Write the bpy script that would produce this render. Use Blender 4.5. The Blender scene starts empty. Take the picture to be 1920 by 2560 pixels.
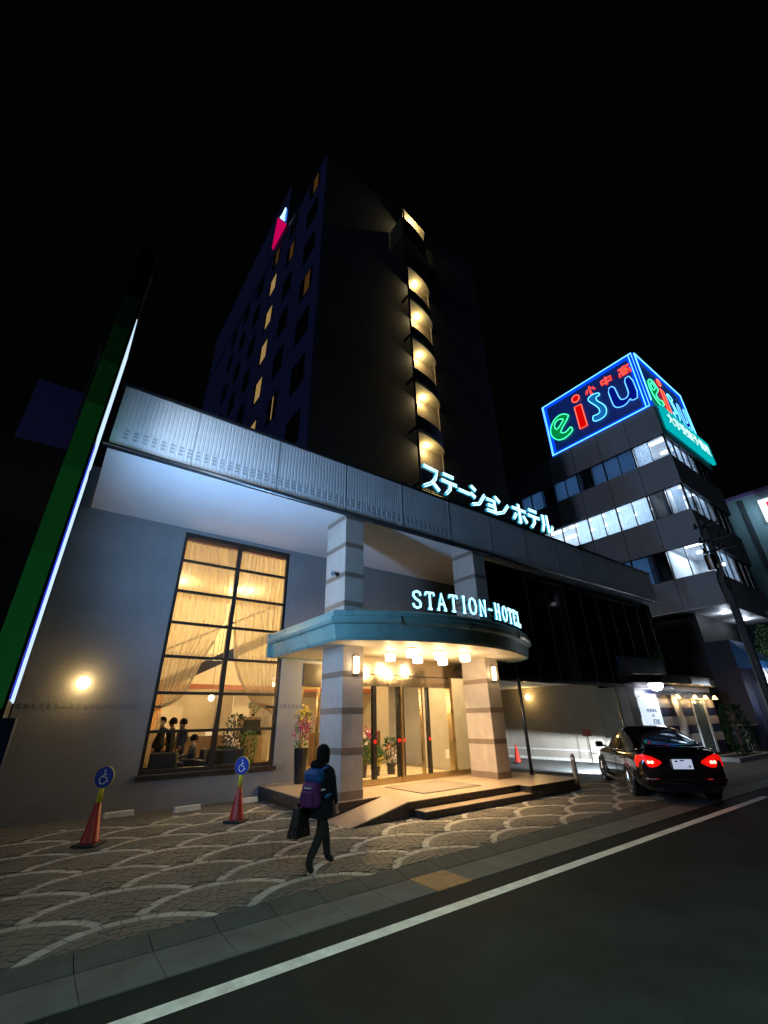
import bpy, bmesh, math, random
from mathutils import Vector, Matrix
random.seed(7)
D = bpy.data; S = bpy.context.scene; COL = S.collection
PI = math.pi; R = math.radians

# ------------------------------------------------------------------ camera
cd = D.cameras.new('camera'); cam = D.objects.new('camera', cd); COL.objects.link(cam)
cd.sensor_fit = 'VERTICAL'; cd.sensor_height = 24.0; cd.sensor_width = 18.0
cd.lens = 1067.5 / 2560 * 24.0
cd.clip_start = 0.05; cd.clip_end = 1500
YAW, PITCH, ROLL = 0.646034, 0.453047, 0.02026
f = Vector((math.sin(YAW) * math.cos(PITCH), math.cos(YAW) * math.cos(PITCH), math.sin(PITCH)))
r0 = Vector((math.cos(YAW), -math.sin(YAW), 0)); u0 = r0.cross(f)
rr = r0 * math.cos(ROLL) - u0 * math.sin(ROLL)
uu = r0 * math.sin(ROLL) + u0 * math.cos(ROLL)
m = Matrix(((rr.x, uu.x, -f.x, 0), (rr.y, uu.y, -f.y, 0), (rr.z, uu.z, -f.z, 1.8), (0, 0, 0, 1)))
cam.matrix_world = m
S.camera = cam

# ------------------------------------------------------------------ world, moon, exposure
w = D.worlds.new('World'); S.world = w; w.use_nodes = True
wn = w.node_tree.nodes; wl = w.node_tree.links
bg = wn['Background']
sky = wn.new('ShaderNodeTexSky'); sky.sky_type = 'NISHITA'; sky.sun_disc = False
sky.sun_elevation = R(-12); sky.sun_rotation = R(250)
mixn = wn.new('ShaderNodeMixRGB'); mixn.blend_type = 'ADD'; mixn.inputs[0].default_value = 1
mixn.inputs[2].default_value = (0.012, 0.014, 0.018, 1)
wl.new(sky.outputs[0], mixn.inputs[1]); wl.new(mixn.outputs[0], bg.inputs['Color'])
bg.inputs['Strength'].default_value = 0.05
ml = D.lights.new('moonlight', 'SUN'); ml.energy = 0.2; ml.angle = R(4); ml.color = (0.62, 0.72, 1.0)
mo = D.objects.new('moonlight', ml); COL.objects.link(mo)
mo.rotation_euler = Vector((1.0, 0.16, -0.22)).to_track_quat('-Z', 'Y').to_euler(); mo.location = (-40, -10, 30)
S.view_settings.view_transform = 'Standard'; S.view_settings.look = 'None'
S.view_settings.exposure = 0; S.view_settings.gamma = 1
S.render.engine = 'CYCLES'
try:
    S.cycles.use_denoising = True
    S.cycles.max_bounces = 8; S.cycles.transparent_max_bounces = 16
    S.cycles.sample_clamp_indirect = 4.0
    S.cycles.caustics_reflective = False; S.cycles.caustics_refractive = False
except Exception: pass

# ------------------------------------------------------------------ materials
def nmat(name):
    m = D.materials.new(name); m.use_nodes = True
    nt = m.node_tree; nt.nodes.clear()
    o = nt.nodes.new('ShaderNodeOutputMaterial')
    return m, nt, o
def rgba(c): return (c[0], c[1], c[2], 1)
def mat(name, col, rough=0.6, metal=0.0, var=0.15, scale=3.0, bump=0.0, bscale=40.0, spec=0.5, island=0.0, coat=0.0):
    m, nt, o = nmat(name)
    b = nt.nodes.new('ShaderNodeBsdfPrincipled'); nt.links.new(b.outputs[0], o.inputs[0])
    b.inputs['Roughness'].default_value = rough; b.inputs['Metallic'].default_value = metal
    b.inputs['Specular IOR Level'].default_value = spec
    if coat: b.inputs['Coat Weight'].default_value = coat; b.inputs['Coat Roughness'].default_value = 0.05
    tc = nt.nodes.new('ShaderNodeTexCoord')
    if var > 0 or island > 0:
        n = nt.nodes.new('ShaderNodeTexNoise'); n.inputs['Scale'].default_value = scale
        n.inputs['Detail'].default_value = 6; n.inputs['Roughness'].default_value = 0.65
        nt.links.new(tc.outputs['Object'], n.inputs['Vector'])
        rm = nt.nodes.new('ShaderNodeMapRange'); rm.inputs['From Min'].default_value = 0.3; rm.inputs['From Max'].default_value = 0.7
        rm.inputs['To Min'].default_value = 1 - var; rm.inputs['To Max'].default_value = 1 + var
        nt.links.new(n.outputs['Fac'], rm.inputs['Value'])
        src = rm.outputs[0]
        if island > 0:
            g = nt.nodes.new('ShaderNodeNewGeometry')
            r2 = nt.nodes.new('ShaderNodeMapRange'); r2.inputs['To Min'].default_value = 1 - island; r2.inputs['To Max'].default_value = 1 + island
            nt.links.new(g.outputs['Random Per Island'], r2.inputs['Value'])
            mu = nt.nodes.new('ShaderNodeMath'); mu.operation = 'MULTIPLY'
            nt.links.new(src, mu.inputs[0]); nt.links.new(r2.outputs[0], mu.inputs[1]); src = mu.outputs[0]
        vm = nt.nodes.new('ShaderNodeVectorMath'); vm.operation = 'SCALE'
        vm.inputs[0].default_value = col[:3]; nt.links.new(src, vm.inputs['Scale'])
        nt.links.new(vm.outputs[0], b.inputs['Base Color'])
        # roughness breakup
        rr_ = nt.nodes.new('ShaderNodeMapRange'); rr_.inputs['To Min'].default_value = max(0.02, rough - 0.12); rr_.inputs['To Max'].default_value = min(1, rough + 0.12)
        nt.links.new(n.outputs['Fac'], rr_.inputs['Value']); nt.links.new(rr_.outputs[0], b.inputs['Roughness'])
    else:
        b.inputs['Base Color'].default_value = rgba(col)
    if bump > 0:
        n2 = nt.nodes.new('ShaderNodeTexNoise'); n2.inputs['Scale'].default_value = bscale; n2.inputs['Detail'].default_value = 4
        nt.links.new(tc.outputs['Object'], n2.inputs['Vector'])
        bp = nt.nodes.new('ShaderNodeBump'); bp.inputs['Strength'].default_value = bump; bp.inputs['Distance'].default_value = 0.02
        nt.links.new(n2.outputs['Fac'], bp.inputs['Height']); nt.links.new(bp.outputs[0], b.inputs['Normal'])
    return m
def emi(name, col, st, base=None):
    m, nt, o = nmat(name)
    e = nt.nodes.new('ShaderNodeEmission'); e.inputs[0].default_value = rgba(col); e.inputs[1].default_value = st
    if base:
        b = nt.nodes.new('ShaderNodeBsdfPrincipled'); b.inputs['Base Color'].default_value = rgba(base); b.inputs['Roughness'].default_value = 0.35
        a = nt.nodes.new('ShaderNodeAddShader'); nt.links.new(e.outputs[0], a.inputs[0]); nt.links.new(b.outputs[0], a.inputs[1]); nt.links.new(a.outputs[0], o.inputs[0])
    else: nt.links.new(e.outputs[0], o.inputs[0])
    return m
def glassmat(name, tint=(0.9, 0.95, 0.95), ior=1.5, rough=0.0, dim=1.0):
    m, nt, o = nmat(name)
    t = nt.nodes.new('ShaderNodeBsdfTransparent'); t.inputs[0].default_value = rgba([c * dim for c in tint])
    g = nt.nodes.new('ShaderNodeBsdfGlossy'); g.inputs['Roughness'].default_value = rough
    lw = nt.nodes.new('ShaderNodeLayerWeight'); lw.inputs[0].default_value = 0.5
    pw = nt.nodes.new('ShaderNodeMath'); pw.operation = 'POWER'; pw.inputs[1].default_value = 4.5; nt.links.new(lw.outputs['Facing'], pw.inputs[0])
    fr = nt.nodes.new('ShaderNodeMath'); fr.operation = 'MULTIPLY_ADD'; fr.inputs[1].default_value = 0.9; fr.inputs[2].default_value = 0.045; nt.links.new(pw.outputs[0], fr.inputs[0])
    mx = nt.nodes.new('ShaderNodeMixShader')
    nt.links.new(fr.outputs[0], mx.inputs[0]); nt.links.new(t.outputs[0], mx.inputs[1]); nt.links.new(g.outputs[0], mx.inputs[2]); nt.links.new(mx.outputs[0], o.inputs[0])
    return m
def sheer(name, col, transp=0.3):
    m, nt, o = nmat(name)
    tl = nt.nodes.new('ShaderNodeBsdfTranslucent'); tl.inputs[0].default_value = rgba(col)
    df = nt.nodes.new('ShaderNodeBsdfDiffuse'); df.inputs[0].default_value = rgba(col)
    tr = nt.nodes.new('ShaderNodeBsdfTransparent')
    m1 = nt.nodes.new('ShaderNodeMixShader'); m1.inputs[0].default_value = 0.3
    nt.links.new(tl.outputs[0], m1.inputs[1]); nt.links.new(df.outputs[0], m1.inputs[2])
    tcc = nt.nodes.new('ShaderNodeTexCoord'); n = nt.nodes.new('ShaderNodeTexNoise'); n.inputs['Scale'].default_value = 60
    nt.links.new(tcc.outputs['Object'], n.inputs['Vector'])
    rm = nt.nodes.new('ShaderNodeMapRange'); rm.inputs['To Min'].default_value = transp - 0.12; rm.inputs['To Max'].default_value = transp + 0.12
    nt.links.new(n.outputs['Fac'], rm.inputs['Value'])
    m2 = nt.nodes.new('ShaderNodeMixShader'); nt.links.new(rm.outputs[0], m2.inputs[0])
    nt.links.new(m1.outputs[0], m2.inputs[1]); nt.links.new(tr.outputs[0], m2.inputs[2]); nt.links.new(m2.outputs[0], o.inputs[0])
    return m

M = {}
M['ground'] = mat('ground', (0.03, 0.03, 0.032), 0.9)
M['asphalt'] = mat('asphalt', (0.016, 0.022, 0.022), 0.8, var=0.5, scale=0.9, bump=0.7, bscale=90, spec=.12)
M['gutter'] = mat('gutter_concrete', (0.1, 0.108, 0.104), 0.85, var=0.3, scale=2.5, bump=0.3, bscale=60)
M['kerb'] = mat('kerb_stone', (0.06, 0.066, 0.06), 0.85, var=0.3, scale=4, bump=0.3, bscale=50)
M['line'] = mat('road_paint', (0.72, 0.74, 0.7), 0.6, var=0.25, scale=6, bump=0.2, bscale=80)
M['mortar'] = mat('mortar', (0.085, 0.08, 0.07), 0.95, var=0.3, scale=5)
M['sett'] = mat('sett_grey', (0.112, 0.106, 0.094), 0.72, var=0.25, scale=1.1, bump=0.4, bscale=50, island=0.10)
M['sett_w'] = mat('sett_white', (0.37, 0.36, 0.33), 0.7, var=0.3, scale=1.3, bump=0.3, bscale=50, island=0.12)
M['wall'] = mat('rendered_wall', (0.22, 0.215, 0.215), 0.8, var=0.12, scale=0.8, bump=0.25, bscale=35)
M['soffit'] = mat('white_soffit', (0.72, 0.72, 0.72), 0.7, var=0.06, scale=0.6)
M['trim'] = mat('dark_steel', (0.06, 0.065, 0.07), 0.3, metal=0.7, var=0.2)
M['stone'] = mat('pale_stone', (0.42, 0.365, 0.31), 0.45, var=0.1, scale=5, bump=0.15, bscale=40)
M['stoneband'] = mat('brown_stone', (0.2, 0.155, 0.12), 0.35, var=0.15, scale=6)
M['tower'] = mat('tower_wall', (0.05, 0.055, 0.066), 0.85, var=0.25, scale=0.25, bump=.3, bscale=6)
M['towerside'] = mat('tower_side_wall', (0.035, 0.045, 0.17), 0.85, var=0.15, scale=0.5)  # blue neon light on this side is put into the base colour
M['black'] = mat('black_panel', (0.012, 0.012, 0.013), 0.25, var=0.2)
M['darkglass'] = mat('dark_glass', (0.006, 0.007, 0.009), 0.08, var=0.0, spec=0.8)
M['teal'] = mat('teal_metal', (0.15, 0.29, 0.265), 0.3, metal=0.15, var=0.12, scale=1.5)
M['cream'] = mat('cream_ceiling', (0.78, 0.7, 0.55), 0.55, var=0.05)
M['brass'] = mat('brass_metal', (0.62, 0.47, 0.26), 0.22, metal=0.9, var=0.12, scale=4)
M['steel'] = mat('brushed_steel', (0.46, 0.37, 0.27), 0.16, metal=0.9, var=0.1, scale=3, bump=.35, bscale=2.2)
M['granite'] = mat('granite_step', (0.3, 0.24, 0.19), 0.35, var=0.3, scale=30, bump=0.1)
M['riser'] = mat('granite_riser', (0.035, 0.028, 0.025), 0.3, var=0.3, scale=20)
M['doormat'] = mat('doormat_fibre', (0.16, 0.14, 0.12), 0.95, var=0.2, scale=30, bump=0.6, bscale=200)
M['glass'] = glassmat('clear_glass')
M['glassdim'] = glassmat('tinted_glass', (0.75, 0.82, 0.9), dim=0.9)
M['intwall'] = mat('lobby_wall', (0.75, 0.64, 0.47), 0.7, var=0.06)
M['intfloor'] = mat('lobby_floor', (0.22, 0.15, 0.09), 0.25, var=0.15)
M['redwood'] = mat('red_wood', (0.35, 0.1, 0.05), 0.35, var=0.2)
M['wood'] = mat('brown_wood', (0.16, 0.09, 0.045), 0.45, var=0.3, scale=8)
M['orange'] = mat('orange_wall', (0.8, 0.32, 0.06), 0.7)
M['stair'] = mat('stair_slab', (0.12, 0.11, 0.11), 0.6)
M['sheer'] = sheer('sheer_curtain', (0.85, 0.70, 0.42), 0.38)
M['blind'] = sheer('office_curtain', (0.5, 0.62, 0.75), 0.06)
M['cone'] = mat('red_cone_plastic', (0.42, 0.025, 0.015), 0.4, var=0.15, scale=8)
M['rubber'] = mat('black_rubber', (0.02, 0.02, 0.02), 0.7)
M['yellow'] = mat('yellow_tape', (0.75, 0.62, 0.03), 0.45, var=0.1)
M['blue'] = mat('sign_blue', (0.015, 0.04, 0.3), 0.35, var=0.06)
M['white'] = mat('white_paint', (0.78, 0.8, 0.82), 0.5, var=0.06)
M['concrete'] = mat('pale_concrete', (0.5, 0.49, 0.46), 0.85, var=0.2, scale=9, bump=0.3)
M['carpaint'] = mat('black_car_paint', (0.006, 0.006, 0.007), 0.12, var=0.0, coat=1.0)
M['carglass'] = mat('car_glass', (0.004, 0.004, 0.005), 0.03, var=0.0, spec=0.9)
M['rim'] = mat('alloy_rim', (0.55, 0.52, 0.48), 0.25, metal=0.9, var=0.1)
M['chrome'] = mat('chrome', (0.7, 0.7, 0.7), 0.08, metal=1.0, var=0)
M['tail'] = emi('tail_light_red', (1, 0.008, 0.004), 0.7, (0.3, 0.01, 0.01))
M['tailhot'] = emi('tail_light_bulb', (1, 0.3, 0.16), 9)
M['headlens'] = emi('headlight_lens', (0.8, 0.88, 1), 8)
M['plate'] = emi('number_plate', (0.62, 0.76, 1), 0.5, (0.7, 0.72, 0.75))
M['greyspandrel'] = mat('office_spandrel', (0.37, 0.4, 0.45), 0.7, var=0.1, scale=0.7)
M['roomwhite'] = mat('office_room', (0.7, 0.72, 0.74), 0.8, var=0)
M['tube'] = emi('office_light_tube', (0.85, 0.93, 1), 6)
M['navy'] = mat('navy_tile', (0.012, 0.02, 0.07), 0.3, var=0.1)
M['pole'] = mat('concrete_pole', (0.08, 0.08, 0.078), 0.85, var=0.2)
M['jacket'] = mat('dark_jacket', (0.008, 0.009, 0.016), 0.9, var=0.3, scale=14, bump=.8, bscale=16, spec=.2)
M['pants'] = mat('black_trousers', (0.008, 0.008, 0.01), 0.9)
M['hair'] = mat('black_hair', (0.005, 0.004, 0.004), 0.75, spec=.2, bump=.6, bscale=70)
M['skin'] = mat('skin', (0.45, 0.28, 0.2), 0.55)
M['purple'] = mat('purple_nylon', (0.1, 0.018, 0.12), 0.5, var=0.35, scale=12)
M['bluenylon'] = mat('blue_nylon', (0.008, 0.07, 0.26), 0.45, var=0.25, scale=12)
M['leaf'] = mat('leaf_green', (0.06, 0.14, 0.03), 0.5, var=0.3, island=0.4)
M['leafdark'] = mat('leaf_dark', (0.02, 0.05, 0.016), 0.8, var=0.3, island=0.5, spec=.15)
M['pink'] = mat('pink_petal', (0.55, 0.07, 0.17), 0.5, island=0.2)
M['petalw'] = mat('white_petal', (0.85, 0.7, 0.65), 0.5, island=0.15)
M['petaly'] = mat('yellow_petal', (0.8, 0.55, 0.05), 0.5, island=0.2)
M['red'] = mat('red_plastic', (0.75, 0.02, 0.02), 0.4, var=0.05)

# ------------------------------------------------------------------ mesh helpers
class MB:
    def __init__(s): s.v = []; s.f = []; s.mi = []
    def add(s, vs, fs, mi=0):
        o = len(s.v); s.v += [tuple(v) for v in vs]
        for f_ in fs: s.f.append([i + o for i in f_]); s.mi.append(mi)
        return s
    def box(s, x0, y0, z0, x1, y1, z1, mi=0):
        vs = [(x0, y0, z0), (x1, y0, z0), (x1, y1, z0), (x0, y1, z0), (x0, y0, z1), (x1, y0, z1), (x1, y1, z1), (x0, y1, z1)]
        return s.add(vs, [(0, 3, 2, 1), (4, 5, 6, 7), (0, 1, 5, 4), (1, 2, 6, 5), (2, 3, 7, 6), (3, 0, 4, 7)], mi)
    def quad(s, a, b, c, d, mi=0): return s.add([a, b, c, d], [(0, 1, 2, 3)], mi)
    def tube(s, pts, r, n=6, closed=False, mi=0, cap=True):
        P = [Vector(p) for p in pts]; k = len(P)
        rs = r if isinstance(r, (list, tuple)) else [r] * k
        base = len(s.v); ref = None
        for i in range(k):
            if closed: t = (P[(i + 1) % k] - P[i - 1])
            else: t = P[min(i + 1, k - 1)] - P[max(i - 1, 0)]
            if t.length < 1e-9: t = Vector((0, 0, 1))
            t.normalize()
            if ref is None:
                ref = Vector((0, 0, 1)) if abs(t.z) < 0.9 else Vector((1, 0, 0))
            a = ref - t * ref.dot(t)
            if a.length < 1e-6: a = t.orthogonal()
            a.normalize(); ref = a; b = t.cross(a)
            for j in range(n):
                an = 2 * PI * j / n
                s.v.append(tuple(P[i] + a * math.cos(an) * rs[i] + b * math.sin(an) * rs[i]))
        for i in range(k if closed else k - 1):
            for j in range(n):
                i2 = (i + 1) % k; j2 = (j + 1) % n
                s.f.append([base + i * n + j, base + i * n + j2, base + i2 * n + j2, base + i2 * n + j]); s.mi.append(mi)
        if cap and not closed:
            s.f.append([base + j for j in range(n)][::-1]); s.mi.append(mi)
            s.f.append([base + (k - 1) * n + j for j in range(n)]); s.mi.append(mi)
        return s
    def lathe(s, prof, c=(0, 0, 0), n=20, mi=0, axis='z'):
        base = len(s.v)
        for (r, z) in prof:
            for j in range(n):
                a = 2 * PI * j / n; p = (r * math.cos(a), r * math.sin(a), z)
                if axis == 'y': p = (p[0], p[2], p[1])
                if axis == 'x': p = (p[2], p[0], p[1])
                s.v.append((c[0] + p[0], c[1] + p[1], c[2] + p[2]))
        for i in range(len(prof) - 1):
            for j in range(n):
                j2 = (j + 1) % n
                s.f.append([base + i * n + j, base + i * n + j2, base + (i + 1) * n + j2, base + (i + 1) * n + j]); s.mi.append(mi)
        s.f.append([base + j for j in range(n)][::-1]); s.mi.append(mi)
        s.f.append([base + (len(prof) - 1) * n + j for j in range(n)]); s.mi.append(mi)
        return s
    def prism(s, poly, d, mi=0):
        """poly: list of 3-D points of a flat outline, d: extrusion vector"""
        n = len(poly); P = [Vector(p) for p in poly]; d = Vector(d)
        vs = P + [p + d for p in P]
        fs = [list(range(n))[::-1], list(range(n, 2 * n))] + [(i, (i + 1) % n, n + (i + 1) % n, n + i) for i in range(n)]
        return s.add(vs, fs, mi)
    def leaf(s, p, l, wd, dirv, mi=0):
        d = Vector(dirv).normalized(); sd = d.orthogonal().normalized()
        sd.rotate(Matrix.Rotation(random.random() * 6.28, 3, d)); p = Vector(p)
        nrm = d.cross(sd)
        return s.add([p, p + d * l * .5 + sd * wd + nrm * wd * .3, p + d * l, p + d * l * .5 - sd * wd + nrm * wd * .3], [(0, 1, 2, 3)], mi)
    def build(s, name, mats, parent=None, smooth=False, bevel=0.0, subd=0, fix=True):
        me = D.meshes.new(name); me.from_pydata(s.v, [], s.f)
        if not isinstance(mats, (list, tuple)): mats = [mats]
        for mm in mats: me.materials.append(mm)
        for p, i in zip(me.polygons, s.mi): p.material_index = i
        if fix:
            bm = bmesh.new(); bm.from_mesh(me); bmesh.ops.recalc_face_normals(bm, faces=bm.faces); bm.to_mesh(me); bm.free()
        if smooth:
            for p in me.polygons: p.use_smooth = True
        o = D.objects.new(name, me); COL.objects.link(o)
        if bevel:
            md = o.modifiers.new('bevel', 'BEVEL'); md.width = bevel; md.segments = 2; md.limit_method = 'ANGLE'
        if subd:
            md = o.modifiers.new('subdivision', 'SUBSURF'); md.levels = subd; md.render_levels = subd
        if parent: o.parent = parent
        return o

def tag(o, label=None, cat=None, group=None, kind=None):
    if label: o['label'] = label
    if cat: o['category'] = cat
    if group: o['group'] = group
    if kind: o['kind'] = kind
    return o
def thing(name, label, cat, loc=(0, 0, 0), rz=0, group=None):
    o = D.objects.new(name, None); COL.objects.link(o); o.location = loc; o.rotation_euler = (0, 0, rz)
    o.empty_display_size = 0.3
    return tag(o, label, cat, group)
def kids(o): return [c for c in D.objects if c.parent == o]
def copy_tree(o, parent=None):
    c = o.copy(); COL.objects.link(c)
    if parent: c.parent = parent
    for ch in kids(o): copy_tree(ch, c)
    return c
def light(kind, name, loc, energy, col, parent=None, radius=0.05, size=None, size_y=None, spread=None, dirv=None, spot=None, blend=0.3):
    l = D.lights.new(name, kind); l.energy = energy; l.color = col
    if kind in ('POINT', 'SPOT'): l.shadow_soft_size = radius
    if kind == 'AREA':
        l.shape = 'RECTANGLE'; l.size = size; l.size_y = size_y or size
        if spread: l.spread = R(spread)
    if kind == 'SPOT': l.spot_size = R(spot); l.spot_blend = blend
    o = D.objects.new(name, l); COL.objects.link(o); o.location = loc
    if dirv: o.rotation_euler = Vector(dirv).to_track_quat('-Z', 'Y').to_euler()
    if parent: o.parent = parent
    return o
def text_mesh(name, txt, size, mats, parent, mw, extrude=0.004, align='CENTER'):
    cu = D.curves.new(name, 'FONT'); cu.body = txt; cu.size = size; cu.extrude = extrude; cu.align_x = align; cu.align_y = 'CENTER'
    t = D.objects.new(name, cu); COL.objects.link(t)
    dg = bpy.context.evaluated_depsgraph_get(); dg.update()
    me = D.meshes.new_from_object(t.evaluated_get(dg)); D.objects.remove(t)
    me.materials.clear(); me.materials.append(mats); me.name = name
    o = D.objects.new(name, me); COL.objects.link(o)
    o.matrix_local = mw
    if parent: o.parent = parent
    return o
def skin_body(name, joints, bones, mats, parent, sub=2, rootidx=0):
    """joints: [(pos, rx, ry)], bones: index pairs -> one continuous skinned mesh"""
    me = D.meshes.new(name); me.from_pydata([j[0] for j in joints], bones, [])
    o = D.objects.new(name, me); COL.objects.link(o)
    o.modifiers.new('skin', 'SKIN')
    if not me.skin_vertices: return o
    for i, j in enumerate(joints):
        sv = me.skin_vertices[0].data[i]; sv.radius = (j[1], j[2]); sv.use_root = (i == rootidx)
    sm = o.modifiers.new('sub', 'SUBSURF'); sm.levels = sub; sm.render_levels = sub
    dg = bpy.context.evaluated_depsgraph_get(); dg.update()
    me2 = D.meshes.new_from_object(o.evaluated_get(dg)); D.objects.remove(o); me2.name = name
    me2.materials.clear(); me2.materials.append(mats)
    for p in me2.polygons: p.use_smooth = True
    ob = D.objects.new(name, me2); COL.objects.link(ob)
    if parent: ob.parent = parent
    return ob

# ------------------------------------------------------------------ ground, road, kerb, pavement
MB().quad((-400, -400, -0.09), (400, -400, -0.09), (400, 400, -0.09), (-400, 400, -0.09)).build('ground', M['ground'])['kind'] = 'structure'
MB().quad((-60, -14, -0.06), (220, -14, -0.06), (220, 4.92, -0.06), (-60, 4.92, -0.06)).build('road', M['asphalt'])['kind'] = 'structure'
MB().quad((-40, 4.39, -0.056), (14.9, 4.39, -0.056), (14.9, 4.545, -0.056), (-40, 4.545, -0.056)).build('road_line', M['line'])['kind'] = 'structure'
gm = MB(); x = -40.0; k = 0
while x < 60:
    x2 = x + 0.595
    tanblock = abs(x - 4.45) < 0.3
    gm.box(x, 4.92, -0.2, x2, 5.46, -0.05 if not tanblock else -0.047, 1 if tanblock else 0); x += 0.6 if not 4.0 < x < 4.5 else 0.6; k += 1
M['tan'] = mat('tan_block', (0.36, 0.2, 0.09), 0.8, var=0.25, scale=12)
gm.build('gutter', [M['gutter'], M['tan']])['kind'] = 'structure'
km = MB(); x = -40.0
while x < 60:
    x2 = x + 0.592
    km.add([(x, 5.46, -0.2), (x2, 5.46, -0.2), (x2, 5.74, -0.2), (x, 5.74, -0.2), (x, 5.46, -0.044), (x2, 5.46, -0.044), (x2, 5.74, 0.006), (x, 5.74, 0.006)],
           [(4, 5, 6, 7), (0, 1, 5, 4), (1, 2, 6, 5), (2, 3, 7, 6), (3, 0, 4, 7)]); x += 0.6
km.build('kerb', M['kerb'])['kind'] = 'structure'
# pavement of small setts laid in fish-scale arcs
pv = MB()
pv.box(-40, 5.745, -0.3, 60, 20, 0.0, 0)
def in_front(px, py, cx, cy):
    for dx, dy in ((-1, -.54), (1, -.54), (0, -1.08)):
        if (px - cx - dx) ** 2 + (py - cy - dy) ** 2 < 1.0: return True
    return False
for i in range(-5, 17):
    for j in range(-2, 7):
        cx = 1.22 + i; cy = 6.24 - 1.0 + (0.54 if i % 2 else 0) + 1.08 * j
        if cy > 11.2: continue
        for ring in range(10):
            ro = 1.0 - ring * 0.1 - 0.005 - (0.02 if ring else 0); ri = ro - (0.09 if ring else 0.112)
            if ri < 0.05: continue
            nseg = max(6, int(2 * PI * (ro + ri) / 2 / (0.115 if ring else 0.16)))
            for q in range(nseg):
                a0 = 2 * PI * q / nseg; a1 = 2 * PI * (q + 1) / nseg - (0.008 if ring else 0.012) / ro
                am = (a0 + a1) / 2; rm_ = (ro + ri) / 2
                px = cx + rm_ * math.cos(am); py = cy + rm_ * math.sin(am)
                if math.sin(am) < -0.2 or py < 5.76 or py > 11.8 or px > 15.5: continue
                if in_front(px, py, cx, cy): continue
                if px > 5.3 and px < 12.1 and py > 8.25: continue
                h = 0.007 + random.random() * 0.005; tl = (random.random() - .5) * 0.004
                c = [(ri, a0), (ro, a0), (ro, a1), (ri, a1)]
                pts = [(cx + r_ * math.cos(a_), max(5.75, cy + r_ * math.sin(a_))) for r_, a_ in c]
                vs = [(p[0], p[1], 0.0005) for p in pts] + [(p[0], p[1], h + (tl if n_ < 2 else -tl)) for n_, p in enumerate(pts)]
                pv.add(vs, [(4, 5, 6, 7), (0, 1, 5, 4), (1, 2, 6, 5), (2, 3, 7, 6), (3, 0, 4, 7)], 2 if ring == 0 else 1)
pv.build('pavement', [M['mortar'], M['sett'], M['sett_w']])['kind'] = 'structure'
MB().quad((12.35, 8.3, 0.014), (22.6, 8.3, 0.014), (22.6, 16.0, 0.014), (12.35, 16.0, 0.014)).build('driveway', M['gutter'])['kind'] = 'structure'

# ------------------------------------------------------------------ hotel
hotel = thing('hotel_building', 'tall hotel with long white fascia over striped stone columns and a curved lit entrance canopy', 'hotel', (8, 13, 0))
hotel.location = (0, 0, 0)
# front wall with the tall window opening
WX0, WX1, WZ0, WZ1 = 2.30, 5.67, 0.72, 6.95
fw = MB()
fw.box(-0.4, 12.85, 0, WX0, 13.05, 7.06).box(WX1, 12.85, 0, 6.42, 13.05, 7.06)
fw.box(WX0, 12.85, 0, WX1, 13.05, WZ0).box(WX0, 12.85, WZ1, WX1, 13.05, 7.06)
fw.box(6.42, 12.85, 2.78, 7.05, 13.05, 7.06).box(7.05, 12.85, 3.46, 11.35, 13.05, 7.06).box(11.35, 12.85, 0, 12.4, 13.05, 7.06).box(12.4, 12.85, 3.3, 24.1, 13.05, 7.06)
fw.box(-0.4, 13.05, 0, -0.2, 24, 8.4)
fw.build('front_wall', M['wall'], hotel)
dn = MB()
for zz in (2.18, 4.42):
    xx = -0.3
    while xx < 2.1:
        dn.box(xx, 12.838, zz, xx + 0.06, 12.849, zz + 0.09); xx += 0.13
xx = 5.75
while xx < 6.4: dn.box(xx, 12.838, 2.18, xx + 0.06, 12.849, 2.27); xx += 0.13
M['dent'] = mat('dentil', (0.2, 0.2, 0.2), 0.8)
dn.build('dentil_band', M['dent'], hotel)
MB().box(-0.15, 9.1, 7.06, 11.2, 12.85, 7.2).box(11.2, 9.6, 7.06, 24.1, 12.85, 7.2).build('soffit', M['soffit'], hotel)
# fascia: folded ribs are real geometry
fs = MB(); x = -0.15; seam = 0
poly = []
while x < 24.1:
    poly += [(x, 9.0), (x + 0.055, 9.0), (x + 0.062, 9.003), (x + 0.083, 9.003)]; x += 0.09
o = len(fs.v)
for (a, b) in poly: fs.v += [(a, b, 6.96), (a, b, 8.42)]
for i in range(len(poly) - 1):
    fs.f.append([2 * i, 2 * i + 2, 2 * i + 3, 2 * i + 1]); fs.mi.append(0)
fs.box(-0.15, 9.03, 6.96, 24.1, 9.11, 8.42)
M['fascia'] = mat('white_ribbed_metal', (0.6, 0.62, 0.63), 0.5, var=0.1, scale=0.8)
fs.build('fascia', M['fascia'], hotel)
pf = MB(); x = 0.05
while x < 9.5:
    for zz in (7.13, 7.22, 7.31):
        pf.box(x, 8.994, zz, x + 0.09, 8.999, zz + 0.055 - 0.012 * (zz > 7.3))
    x += 0.18
M['perf'] = mat('vent_slot', (0.36, 0.38, 0.4), 0.7)
pf.build('vent_slots', M['perf'], hotel)
sm_ = MB(); x = 1.4
while x < 24: sm_.box(x, 8.991, 6.97, x + 0.012, 8.9985, 8.41); x += 2.02
sm_.build('panel_seams', M['perf'], hotel)
MB().box(-0.2, 8.96, 8.42, 24.15, 9.14, 8.49).build('coping', M['trim'], hotel)
MB().tube([(-0.24, 9.0, 6.89), (24.1, 9.0, 6.89)], 0.065, 12).build('fascia_rail', M['trim'], hotel, smooth=True)
MB().box(-0.15, 9.14, 8.3, 24.1, 13.0, 8.40).build('podium_roof', M['black'], hotel)
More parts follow.
